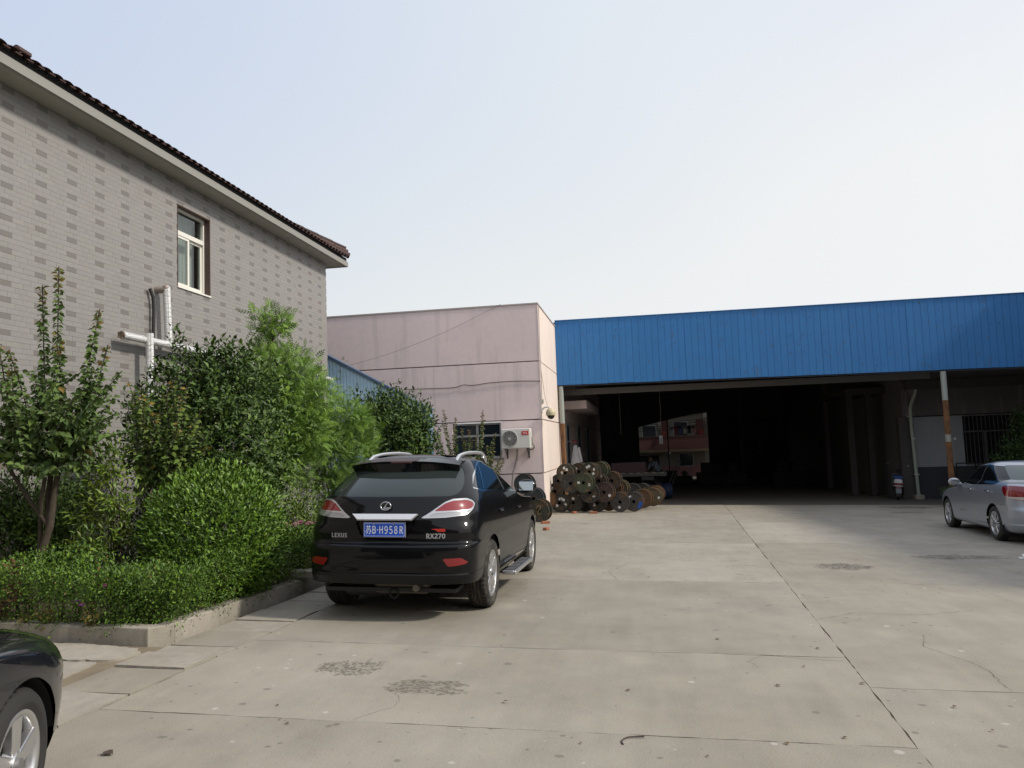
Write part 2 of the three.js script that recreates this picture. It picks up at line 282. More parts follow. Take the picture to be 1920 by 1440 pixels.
  obj('eaves_tiles', [...Array(64).keys()].map((i) => rbx(0.05, 0.02, 0.1, 0.008, XO + 0.06, TOP + 0.19, -7.108 - i * 0.184, 0, 0, -ang)), roofC[1], t).userData.kind = 'stuff';
  const hipA = V(XO + 0.05, TOP + 0.24, ZO - 0.07), hipB = V(XO - HX, TOP + 0.2 + slope * HX + 0.06, ZO + HX), hip = hipB.clone().sub(hipA), hl = hip.length(), hd = hip.clone().normalize();
  for (let k = 0; k < 3; k++) obj('ridge_course', [...Array(15).keys()].map((i) => { const a = hipA.clone().addScaledVector(hd, 0.02 + i * 0.4 + k * 0.05).add(V(0, 0.045 + k * 0.075, 0)), b = a.clone().addScaledVector(hd, 0.385); const g = rod(a, b, 0.085 - k * 0.012, 0.075 - k * 0.012, 8); return g; }), roofC[k], t);
  obj('ridge_cap', [rbx(0.16, 0.06, 0.2, 0.02, XO - 0.02, TOP + 0.28, -8.16), rod(V(XO - 0.02, TOP + 0.3, -8.08), V(XO - 0.02, TOP + 0.3, -8.24), 0.045, 0.045, 10)], roofC[1], t);
  // window
  const w = group3('window', t), fm = std([0.74, 0.72, 0.66], 0.45), F = [win[0], win[1]], zc = (F[0] + F[1]) / 2, xin = X - 0.13;
  const fr = (z0, z1, y0, y1, dx = 0, d = 0.06) => b2(xin - d / 2 + dx, xin + d / 2 + dx, y0, y1, z0, z1);
  obj('frame', [fr(F[0], F[0] - 0.055, win[2] + 0.055, win[3] - 0.055), fr(F[1] + 0.055, F[1], win[2] + 0.055, win[3] - 0.055), fr(F[0], F[1], win[2], win[2] + 0.055), fr(F[0], F[1], win[3] - 0.055, win[3]), fr(F[0] - 0.056, F[1] + 0.056, 5.60, 5.68, 0.003, 0.07)], fm, w);
  obj('sash', [fr(F[0] - 0.056, F[0] - 0.1, 4.745, 5.555, 0.012, 0.03), fr(zc + 0.03, zc - 0.02, 4.745, 5.555, 0.012, 0.03), fr(F[0] - 0.056, zc - 0.02, 5.555, 5.598, 0.012, 0.03), fr(F[0] - 0.056, zc - 0.02, 4.697, 4.745, 0.012, 0.03)], fm, w);
  obj('sash', [fr(F[1] + 0.1, F[1] + 0.056, 4.745, 5.555, -0.02, 0.03), fr(zc + 0.02, zc - 0.025, 4.745, 5.555, -0.02, 0.03), fr(zc + 0.02, F[1] + 0.056, 5.555, 5.598, -0.02, 0.03), fr(zc + 0.02, F[1] + 0.056, 4.697, 4.745, -0.02, 0.03)], fm, w);
  const glass = phys([0.85, 0.9, 0.88], 0.03, { transmission: 1, thickness: 0, ior: 1.5 });
  obj('pane', fr(F[0] - 0.1, zc + 0.03, 4.745, 5.555, 0.012, 0.006), glass, w); obj('pane', fr(zc - 0.025, F[1] + 0.1, 4.745, 5.555, -0.02, 0.006), glass, w); obj('pane', fr(F[0] - 0.056, F[1] + 0.056, 5.682, 6.044, -0.01, 0.006), glass, w);
  obj('curtain', [...Array(9).keys()].map((i) => fr(F[0] - 0.08 - i * 0.1, F[0] - 0.178 - i * 0.1, 4.66, 6.08, -0.2 - (i % 2) * 0.006, 0.004)), std([0.30, 0.30, 0.28], 0.95), w);
  const rev = std([0.085, 0.052, 0.045], 0.6);
  obj('reveal', [b2(X - 0.094, X + 0.014, win[2] + 0.002, win[3] - 0.002, win[1] + 0.024, win[1] + 0.001), b2(X - 0.094, X + 0.012, win[2] + 0.002, win[3] - 0.022, win[0] - 0.001, win[0] - 0.014), b2(X - 0.094, X + 0.013, win[3] - 0.02, win[3] - 0.002, win[0] - 0.001, win[1] + 0.025)], rev, w);
  obj('sill', [b2(X - 0.25, X + 0.03, win[2] - 0.03, win[2] - 0.001, win[0], win[1])], fm, w);
  obj('room_wall', [b2(-10.5, -10.45, 3.4, 6.5, -10, -15), b2(-10.45, X - 0.27, 3.35, 3.4, -10, -15), b2(-10.45, X - 0.27, 3.4, 6.5, -9.95, -10), b2(-10.45, X - 0.27, 3.4, 6.5, -15, -15.05)], std([0.4, 0.4, 0.38], 0.9), t);
  // pipes on the wall, lagged in silver foil
  const foil = std([0.82, 0.82, 0.83], 0.38, { metalness: 0.35, map: colourMap(256, 0.7, (u, v) => { const k = 0.72 + 0.5 * fbm(u, v, 7, 20, 4, 62); return [k, k, k * 0.98]; }), bumpMap: greyMap(256, 0.35, (u, v) => fbm(u, v, 6, 26, 4, 63)), bumpScale: 0.012 });
  const px = X + 0.18, p = thing('foil_pipe_run', 'silver foil-wrapped pipes with an open end across the grey tiled wall', 'pipe');
  const R1 = 0.06;
  obj('horizontal_pipe', [rod(V(px, 3.535, -10.36), V(px, 3.47, -18.35), R1, R1, 18)].map((g) => triUV(clean(g))), foil, p);
  obj('upright_pipe', [triUV(clean(rod(V(px + 0.005, 3.5, -11.52), V(px, 4.49, -11.46), R1, R1, 18)))], foil, p);
  obj('elbow', [triUV(clean(rod(V(px, 4.44, -11.455), V(X, 4.45, -11.44), R1 * 1.02, R1 * 1.02, 18))), new THREE.SphereGeometry(R1, 16, 10).translate(px, 4.47, -11.455)], std([0.33, 0.28, 0.25], 0.55, { metalness: 0.3 }), p);
  obj('drop_pipe', [triUV(clean(rod(V(px + 0.06, 0.1, -10.98), V(px + 0.07, 3.63, -10.92), R1, R1, 18)))], foil, p);
  obj('end_cap', [rod(V(px, 3.536, -10.355), V(px, 3.535, -10.34), 0.06, 0.055, 18), ...[0, 1, 2, 3, 4].map((i) => bx(0.026, 0.026, 0.02, px + 0.048 * Math.cos(i * 1.26), 3.536 + 0.048 * Math.sin(i * 1.26), -10.335))], std([0.2, 0.15, 0.11], 0.8), p);
  obj('bracket', [-12.6, -14.8, -17].map((z) => b2(X, px, 3.38, 3.42, z, z - 0.04)), M.steel, p);
  tag(obj('black_pipe', [tube([V(X + 0.06, 4.42, -11.2), V(X + 0.08, 4.3, -11.25), V(X + 0.07, 3.4, -11.27), V(X + 0.07, 1.5, -11.3), V(X + 0.07, 0.1, -11.3)], 0.028, 30)], M.plastic), 'thin black pipe dropping behind the silver upright pipe', 'pipe');
}

// ------------------------------------------------------------------ blue lean-to between the two buildings
M.blue = [[0.025, 0.165, 0.43], [0.026, 0.168, 0.437], [0.0245, 0.163, 0.424], [0.0265, 0.17, 0.433]].map((c, i) => std([1, 1, 1], 0.5, { map: colourMap(256, 1.9, (u, v) => { const k = 0.91 + 0.11 * fbm(u, v, 24, 3, 4, 90 + i) + 0.09 * fbm(u, v, 5, 5, 4, 95 + i); const d = sm(0.74, 0.8, fbm(u, v, 20, 14, 3, 99 + i)); return mixc(c.map((x) => x * k), [0.07, 0.09, 0.12], 0.45 * d); }) }));
M.paleBlue = std([0.46, 0.66, 0.82], 0.55);
{
  const t = thing('blue_lean_to', 'pale blue ribbed metal lean-to with sloping top between grey and pink buildings', 'lean-to');
  const top = (x) => 4.05 - (x + 7.84) * 0.556;
  for (let i = 0; i < 5; i++) { const x0 = -8.15 + i * 0.57, gs = []; for (let k = 0; k < 6; k++) { const a = x0 + k * 0.095, b = a + 0.055; gs.push(extr([[a, -0.4], [b, -0.4], [b, top(b)], [a, top(a)]], 0.02).translate(0, 0, -19.22)); gs.push(extr([[b, -0.4], [a + 0.095, -0.4], [a + 0.095, top(a + 0.095)], [b, top(b)]], 0.012).translate(0, 0, -19.235)); } obj('sheet', gs, M.paleBlue, t); }
  const g = extr([[-8.3, top(-8.3)], [-5.3, top(-5.3)], [-5.3, top(-5.3) + 0.03], [-8.3, top(-8.3) + 0.03]], 0.3).translate(0, 0, -19.49);
  obj('roof', g, std([0.045, 0.10, 0.19], 0.5), t);
  obj('edge_trim', extr([[-8.3, top(-8.3) - 0.05], [-5.3, top(-5.3) - 0.05], [-5.3, top(-5.3) + 0.032], [-8.3, top(-8.3) + 0.032]], 0.03).translate(0, 0, -19.19), std([0.06, 0.1, 0.16], 0.5), t);
  obj('post', [rod(V(-5.35, -0.2, -19.3), V(-5.35, 2.6, -19.3), 0.04)], M.blue[0], t);
}

// ------------------------------------------------------------------ the pink building
const weather = (base, s) => colourMap(512, 7, (u, v) => { const big = fbm(u, v, 5, 5, 4, s), str = fbm(u, v, 46, 3, 5, s + 9), fine = fbm(u, v, 90, 90, 2, s + 5); let c = base.map((x) => x * (0.92 + 0.1 * big + 0.08 * (fine - 0.5))); const st = sm(0.52, 0.72, str) * sm(0.35, 0.6, fbm(u, v, 9, 2, 3, s + 19)); return mixc(c, [0.46, 0.40, 0.385], 0.28 * st); });
const PX = -2.68, PZ = -21;
{
  M.pink = std([1, 1, 1], 0.9, { map: weather([0.79, 0.655, 0.645], 51), bumpMap: grain, bumpScale: 0.002 });
  M.pinkSide = std([1, 1, 1], 0.9, { map: weather([0.80, 0.68, 0.61], 52), bumpMap: grain, bumpScale: 0.002 });
  const groove = std([0.075, 0.05, 0.055], 0.9);
  const t = thing('pink_building', 'flat-roofed pink rendered building with grooved walls and a window', 'building');
  const Y = [-1.2, 0.872, 2.35, 3.968, 5.56], W = [-5.21, -3.83, 1.33, 2.35];
  for (let i = 0; i < 4; i++) {
    const y0 = Y[i] + (i ? 0.014 : 0), y1 = Y[i + 1] - (i < 3 ? 0.014 : 0);
    const front = i === 1 ? extr([[-9.6, y0], [PX, y0], [PX, y1], [-9.6, y1]], 0.12, 0, [[[W[0], W[2]], [W[0], W[3] - 0.03], [W[1], W[3] - 0.03], [W[1], W[2]]]]).translate(0, 0, PZ - 0.12) : b2(-9.6, PX, y0, y1, PZ, PZ - 0.12);
    obj('wall_band', triUV(clean(front), 1.3 * i, 2.9 * i), M.pink, t);
    obj('wall_band', triUV(clean(b2(PX - 0.12, PX, y0, y1, PZ - 0.1201, -52)), 4.1 * i, 1.7 * i), M.pinkSide, t);
  }
  obj('wall', [b2(-9.6, W[0] - 0.01, -1.2, 5.54, PZ - 0.135, PZ - 0.3), b2(W[1] + 0.01, PX - 0.135, -1.2, 5.54, PZ - 0.135, PZ - 0.3), b2(W[0] - 0.01, W[1] + 0.01, -1.2, W[2] - 0.01, PZ - 0.135, PZ - 0.3), b2(W[0] - 0.01, W[1] + 0.01, W[3], 5.54, PZ - 0.135, PZ - 0.3), b2(PX - 0.3, PX - 0.135, -1.2, 5.54, PZ - 0.301, -52)], groove, t);
  obj('parapet_cap', [b2(-9.6, PX + 0.02, 5.561, 5.6, PZ + 0.02, PZ - 0.28), b2(PX - 0.28, PX + 0.02, 5.561, 5.6, PZ - 0.281, -52)], std([0.42, 0.37, 0.35], 0.9), t);
  obj('roof', b2(-9.6, PX - 0.3, 5.2, 5.3, PZ - 0.3, -52), M.concDark, t);
  obj('corner_strip', b2(PX - 0.004, PX + 0.008, 0.9, 5.55, PZ - 0.03, PZ + 0.008), std([0.62, 0.54, 0.48], 0.85), t);
  const w = group3('window', t), f = std([0.36, 0.36, 0.35], 0.5), zz = PZ - 0.09;
  const fr = (x0, x1, y0, y1, d = 0.05) => b2(x0, x1, y0, y1, zz, zz - d);
  obj('frame', [fr(W[0], W[0] + 0.05, W[2], 2.31), fr(W[1] - 0.05, W[1], W[2], 2.31), fr(W[0] + 0.05, W[1] - 0.05, W[2], W[2] + 0.05), fr(W[0] + 0.05, W[1] - 0.05, 2.26, 2.31), fr(W[0] + 0.05, W[1] - 0.05, 1.93, 1.985), fr(-4.55, -4.49, W[2] + 0.05, 1.93, 0.045), fr(-4.55, -4.49, 1.985, 2.26, 0.045)], f, w);
  const gl = phys([0.012, 0.02, 0.03], 0.06, { specularIntensity: 1 });
  for (const [a, b, c, d] of [[W[0] + 0.05, -4.55, W[2] + 0.05, 1.93], [-4.49, W[1] - 0.05, W[2] + 0.05, 1.93], [W[0] + 0.05, -4.55, 1.985, 2.26], [-4.49, W[1] - 0.05, 1.985, 2.26]]) obj('pane', fr(a, b, c, d, 0.012).translate(0, 0, -0.02), gl, w);
  obj('sill', b2(W[0] - 0.06, W[1] + 0.06, W[2] - 0.05, W[2] - 0.002, PZ + 0.06, PZ - 0.1), std([0.2, 0.17, 0.16], 0.9), w);
  // inside the shed: porch slab, doors
  obj('porch_slab', triUV(clean(b2(PX + 0.002, -1.84, 2.86, 3.14, -27, -34))), M.pink, t);
  for (const z of [-27.6, -32.6, -38]) { const d = group3('door', t); obj('frame', [b2(PX + 0.001, PX + 0.05, -0.45, 2.3, z, z - 0.12), b2(PX + 0.001, PX + 0.05, -0.45, 2.3, z - 1.2, z - 1.32), b2(PX + 0.001, PX + 0.05, 2.3, 2.42, z, z - 1.32)], std([0.3, 0.32, 0.33], 0.7), d); obj('leaf', b2(PX + 0.001, PX + 0.025, -0.45, 2.3, z - 0.12, z - 1.2), std([0.035, 0.04, 0.06], 0.7), d); }
}
{ // cables on the pink wall
  const wire = std([0.07, 0.055, 0.055], 0.8);
  tag(obj('wall_cable', [tube([V(-6.6, 3.36, PZ + 0.02), V(-5.7, 3.34, PZ + 0.03), V(-5.05, 3.345, PZ + 0.03), V(-4.85, 3.40, PZ + 0.03), V(-4.6, 3.375, PZ + 0.03), V(-4.1, 3.42, PZ + 0.03), V(-3.3, 3.43, PZ + 0.02), V(PX + 0.01, 3.40, PZ + 0.02)], 0.010, 60, 6)], wire), 'dark cable running sideways across the pink wall below the upper groove', 'cable');
  tag(obj('slack_wire', [tube([V(-8.3, 4.02, PZ + 0.5), V(-7, 4.33, PZ + 0.35), V(-5.4, 4.86, PZ + 0.2), V(-3.7, 5.62, PZ + 0.02)], 0.006, 40, 5)], std([0.26, 0.22, 0.22], 0.8)), 'thin slack wire slanting up to the pink building parapet', 'wire');
  tag(obj('corner_conduit', [tube([V(PX + 0.03, 5.5, PZ - 0.05), V(PX + 0.02, 4.4, PZ - 0.06), V(PX + 0.03, 3.4, PZ - 0.06), V(PX + 0.02, 2.75, PZ - 0.05)], 0.012, 30, 6), tube([V(PX + 0.03, 3.7, PZ - 0.1), V(PX + 0.1, 3.0, PZ - 0.12), V(PX + 0.16, 2.72, PZ - 0.12)], 0.008, 20, 6)], std([0.42, 0.38, 0.35], 0.7)), 'thin grey conduit down the bright corner of the pink building', 'cable');
}

// ------------------------------------------------------------------ the open shed with its blue sheet fascia
const FZ = -25.4, fBot = (x) => 3.605 - 0.0095 * (x + 2.7), fTop = (x) => 5.755 - 0.003 * (x + 2.7);
{
  const t = thing('open_shed', 'open-fronted dark shed behind a deep fascia of blue metal sheets', 'shed');
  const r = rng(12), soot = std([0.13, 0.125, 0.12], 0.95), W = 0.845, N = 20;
  for (let i = 0; i < N; i++) {
    const x0 = PX + 0.004 + i * W, dz = (r() - 0.5) * 0.012, dy = (r() - 0.5) * 0.02, gs = [];
    for (let k = 0; k < 4; k++) { const a = x0 + k * W / 4 + 0.004, b = x0 + (k + 1) * W / 4 - 0.004; gs.push(triUV(clean(extr([[a, fBot(a) + dy], [b, fBot(b) + dy], [b, fTop(b)], [a, fTop(a)]], 0.012).translate(0, 0, FZ + dz)), i * 0.7, i * 0.3)); }
    gs.push(triUV(clean(extr([[x0, fBot(x0) + dy + 0.01], [x0 + W - 0.004, fBot(x0 + W) + dy + 0.01], [x0 + W - 0.004, fTop(x0 + W) - 0.01], [x0, fTop(x0) - 0.01]], 0.008).translate(0, 0, FZ + dz - 0.0085)), i, 0));
    obj('sheet', gs, M.blue[(i * 7 + (r() * 2 | 0)) % 4], t);
  }
  const sc = []; for (let i = 0; i < N * 4; i++) for (const y of [3.75, 4.28, 4.83, 5.36, 5.66]) if (r() < 0.3) sc.push(rod(V(PX + 0.1 + i * W / 4, y + (r() - 0.5) * 0.06, FZ + 0.012), V(PX + 0.1 + i * W / 4, y, FZ + 0.022), 0.010, 0.008, 6));
  obj('screws', sc, std([0.03, 0.045, 0.06], 0.7), t).userData.kind = 'stuff';
  obj('top_flashing', extr([[PX, fTop(PX)], [14.2, fTop(14.2)], [14.2, fTop(14.2) + 0.02], [PX, fTop(PX) + 0.02]], 0.09).translate(0, 0, FZ - 0.05), M.blue[0], t);
  obj('bottom_angle', extr([[PX, fBot(PX) - 0.05], [14.2, fBot(14.2) - 0.05], [14.2, fBot(14.2) - 0.012], [PX, fBot(PX) - 0.012]], 0.07).translate(0, 0, FZ - 0.1), std([0.03, 0.035, 0.05], 0.7), t);
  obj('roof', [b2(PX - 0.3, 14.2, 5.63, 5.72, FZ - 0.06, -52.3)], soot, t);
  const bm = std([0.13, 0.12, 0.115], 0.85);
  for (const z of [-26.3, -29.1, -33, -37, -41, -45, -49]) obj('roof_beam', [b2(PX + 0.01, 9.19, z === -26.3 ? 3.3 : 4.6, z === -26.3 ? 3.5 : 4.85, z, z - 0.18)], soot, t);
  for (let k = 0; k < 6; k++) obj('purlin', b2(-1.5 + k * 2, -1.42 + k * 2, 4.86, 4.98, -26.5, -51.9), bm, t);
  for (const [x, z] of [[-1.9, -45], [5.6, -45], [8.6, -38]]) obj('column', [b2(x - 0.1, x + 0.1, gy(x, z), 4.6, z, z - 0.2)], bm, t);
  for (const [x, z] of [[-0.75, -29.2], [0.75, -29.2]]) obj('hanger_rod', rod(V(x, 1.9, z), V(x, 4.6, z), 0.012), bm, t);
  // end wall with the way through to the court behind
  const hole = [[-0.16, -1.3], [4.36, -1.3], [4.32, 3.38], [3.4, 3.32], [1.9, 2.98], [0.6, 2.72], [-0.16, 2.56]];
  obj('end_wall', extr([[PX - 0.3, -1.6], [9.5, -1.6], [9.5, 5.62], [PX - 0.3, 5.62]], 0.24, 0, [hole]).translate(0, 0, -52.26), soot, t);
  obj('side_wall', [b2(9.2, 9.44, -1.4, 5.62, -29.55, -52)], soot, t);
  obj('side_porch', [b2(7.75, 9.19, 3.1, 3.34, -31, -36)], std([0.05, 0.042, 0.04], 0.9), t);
  obj('pillar', [b2(7.8, 8.02, gy(8, -33), 3.1, -31.1, -31.35), b2(8.5, 8.68, gy(8, -33), 3.1, -31.1, -31.3)], std([0.05, 0.044, 0.042], 0.9), t);
  for (const [x, rustTo] of [[PX + 0.12, 2.32], [9.26, 2.55]]) {
    const g = gy(x, FZ), post = group3('post', t); post.userData.label = x < 0 ? 'pale post rusted orange over its lower half beside the pink wall' : 'pale green post with rusty lower half in front of the white wall';
    obj('shaft', rod(V(x, rustTo + 0.002, FZ - 0.06), V(x, fBot(x) - 0.05, FZ - 0.06), 0.082, 0.082, 16), std([0.33, 0.36, 0.33], 0.6), post);
    obj('rusty_foot', triUV(clean(rod(V(x, g + 0.02, FZ - 0.06), V(x, rustTo, FZ - 0.06), 0.084, 0.084, 16))), M.rust, post);
    obj('base_plate', bx(0.3, 0.02, 0.3, x, g + 0.012, FZ - 0.06), M.rust, post);
    if (x > 0) obj('bare_patch', [rod(V(x, 1.28, FZ - 0.06), V(x, 1.5, FZ - 0.06), 0.0855, 0.0855, 16)], std([0.30, 0.31, 0.27], 0.6), post);
  }
  // the floor inside
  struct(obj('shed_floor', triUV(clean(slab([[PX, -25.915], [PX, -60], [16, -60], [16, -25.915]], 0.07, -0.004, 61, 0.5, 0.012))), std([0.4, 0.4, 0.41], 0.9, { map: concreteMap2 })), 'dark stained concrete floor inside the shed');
}
// ------------------------------------------------------------------ the white workshop at the right under the canopy
{
  const t = thing('white_workshop', 'white rendered workshop with dark plinth and barred window under the canopy', 'building'), Z = -29.3, W = [11.15, 13.3, 0.42, 2.1];
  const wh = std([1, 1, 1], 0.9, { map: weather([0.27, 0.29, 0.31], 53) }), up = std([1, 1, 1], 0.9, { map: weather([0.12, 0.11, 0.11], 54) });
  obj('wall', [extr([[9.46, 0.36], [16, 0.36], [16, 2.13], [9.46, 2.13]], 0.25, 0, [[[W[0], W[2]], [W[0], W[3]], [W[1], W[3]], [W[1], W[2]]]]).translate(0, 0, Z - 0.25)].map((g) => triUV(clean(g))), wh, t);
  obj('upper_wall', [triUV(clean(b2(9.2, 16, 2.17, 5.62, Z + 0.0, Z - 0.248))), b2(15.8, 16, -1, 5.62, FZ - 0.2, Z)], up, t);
  obj('corner_pier', triUV(clean(b2(9.04, 9.455, -0.75, 2.16, Z + 0.06, Z - 0.25))), std([0.075, 0.07, 0.07], 0.9), t);
  obj('string_course', b2(9.46, 16, 2.131, 2.168, Z + 0.02, Z - 0.25), M.dark, t);
  obj('plinth', triUV(clean(b2(9.46, 16, -1, 0.355, Z + 0.015, Z - 0.25))), std([0.035, 0.037, 0.045], 0.8), t);
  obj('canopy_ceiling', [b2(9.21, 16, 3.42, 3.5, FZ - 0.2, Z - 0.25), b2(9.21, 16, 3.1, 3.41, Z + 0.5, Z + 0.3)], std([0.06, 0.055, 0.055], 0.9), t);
  const w = group3('window', t), fm = std([0.10, 0.10, 0.10], 0.6);
  obj('frame', [b2(W[0], W[1], 1.52, 1.58, Z - 0.1, Z - 0.16), b2(W[0], W[0] + 0.06, W[2], W[3], Z - 0.1, Z - 0.16), b2(W[1] - 0.06, W[1], W[2], W[3], Z - 0.1, Z - 0.16), b2(11.86, 11.92, W[2], 1.52, Z - 0.1, Z - 0.16), b2(12.6, 12.66, W[2], 1.52, Z - 0.1, Z - 0.16)], fm, w);
  obj('pane', b2(W[0], W[1], W[2], W[3], Z - 0.19, Z - 0.2), phys([0.012, 0.013, 0.016], 0.15), w);
  for (let i = 0; i < 16; i++) obj('bar', rod(V(W[0] + 0.06 + i * 0.134, W[2] - 0.02, Z + 0.05), V(W[0] + 0.06 + i * 0.134, W[3] + 0.02, Z + 0.05), 0.009, 0.009, 6), fm, w);
  obj('grille_frame', [rod(V(W[0], W[3], Z + 0.05), V(W[1], W[3], Z + 0.05), 0.012), rod(V(W[0], 1.55, Z + 0.05), V(W[1], 1.55, Z + 0.05), 0.012), rod(V(W[0], W[2], Z + 0.05), V(W[1], W[2], Z + 0.05), 0.012)], fm, w);
  tag(obj('wall_socket', [rbx(0.07, 0.09, 0.04, 0.01, 10.86, 1.32, Z + 0.022)], std([0.8, 0.8, 0.8], 0.4)), 'small white fitting on the white wall left of the barred window', 'fitting');
  const d = thing('downpipe', 'pale downpipe with a kinked top running down to a concrete foot', 'downpipe');
  obj('pipe', [tube([V(9.66, 3.38, Z + 0.2), V(9.62, 3.0, Z + 0.2), V(9.44, 2.55, Z + 0.2), V(9.41, 2.3, Z + 0.2), V(9.43, 1.0, Z + 0.2), V(9.47, -0.6, Z + 0.2)], 0.06, 40, 12)], std([0.34, 0.38, 0.33], 0.6), d);
  obj('foot', rbx(0.3, 0.16, 0.3, 0.02, 9.47, gy(9.47, Z) + 0.07, Z + 0.2), M.conc, d);
  obj('clip', [b2(9.35, 9.5, 1.35, 1.39, Z + 0.28, Z + 0.0), b2(9.36, 9.52, 0.1, 0.14, Z + 0.28, Z + 0.0)], M.steel, d);
  const fr = thing('steel_frame_stand', 'small dark steel frame standing by the white wall behind the silver car', 'stand', [10.9, gy(10.9, -28.7), -28.7]);
  obj('leg', [rod(V(-0.35, 0, 0.2), V(-0.35, 1.25, 0.2), 0.02)], M.dark, fr); obj('leg', [rod(V(0.35, 0, 0.2), V(0.35, 1.25, 0.2), 0.02)], M.dark, fr); obj('top_rail', [rod(V(-0.35, 1.25, 0.2), V(0.35, 1.25, 0.2), 0.02)], M.dark, fr); obj('shelf', bx(0.7, 0.02, 0.4, 0, 0.6, 0.15), M.dark, fr); obj('leg', [rod(V(-0.35, 0, -0.05), V(-0.35, 1.25, -0.05), 0.02)], M.dark, fr); obj('leg', [rod(V(0.35, 0, -0.05), V(0.35, 1.25, -0.05), 0.02)], M.dark, fr);
}
{ // the building outside the frame at the right, whose shade lies on the yard
  const t = thing('side_building', 'plain rendered building along the right side of the yard', 'building');
  obj('wall', [triUV(clean(b2(13.6, 22, -1, 7.6, -9, -25)))], std([0.5, 0.47, 0.43], 0.9), t);
  obj('roof', b2(13.5, 22.1, 7.601, 7.75, -8.9, -25.2), M.concDark, t);
  for (const z of [-11, -15, -19, -23]) { const w = group3('window', t); obj('pane', b2(13.58, 13.594, 0.8, 2.3, z, z - 1.6), phys([0.02, 0.025, 0.03], 0.08), w); obj('frame', [b2(13.55, 13.578, 0.75, 0.8, z + 0.05, z - 1.65), b2(13.55, 13.578, 2.3, 2.35, z + 0.05, z - 1.65)], M.white, w); }
}
{ // the office block behind the camera, mirrored dark in the cars' paint
  const t = thing('office_block', 'dark grey office block facing the yard from behind the photographer', 'building');
  obj('wall', [triUV(clean(b2(-26, 16, -1, 9.5, 13, 22)))], std([0.11, 0.105, 0.10], 0.9), t); obj('roof', b2(-26.3, 16.3, 9.501, 9.7, 12.7, 22.3), M.concDark, t);
  for (let j = 0; j < 3; j++) for (let i = 0; i < 12; i++) { const x = -24 + i * 3.3, y = 0.9 + j * 3, w = group3('window', t); obj('pane', b2(x, x + 1.8, y, y + 1.5, 12.97, 12.985), phys([0.015, 0.018, 0.022], 0.06), w); obj('frame', [b2(x - 0.06, x + 1.86, y - 0.06, y - 0.001, 12.95, 12.995), b2(x - 0.06, x + 1.86, y + 1.501, y + 1.56, 12.95, 12.995)], M.white, w); }
}
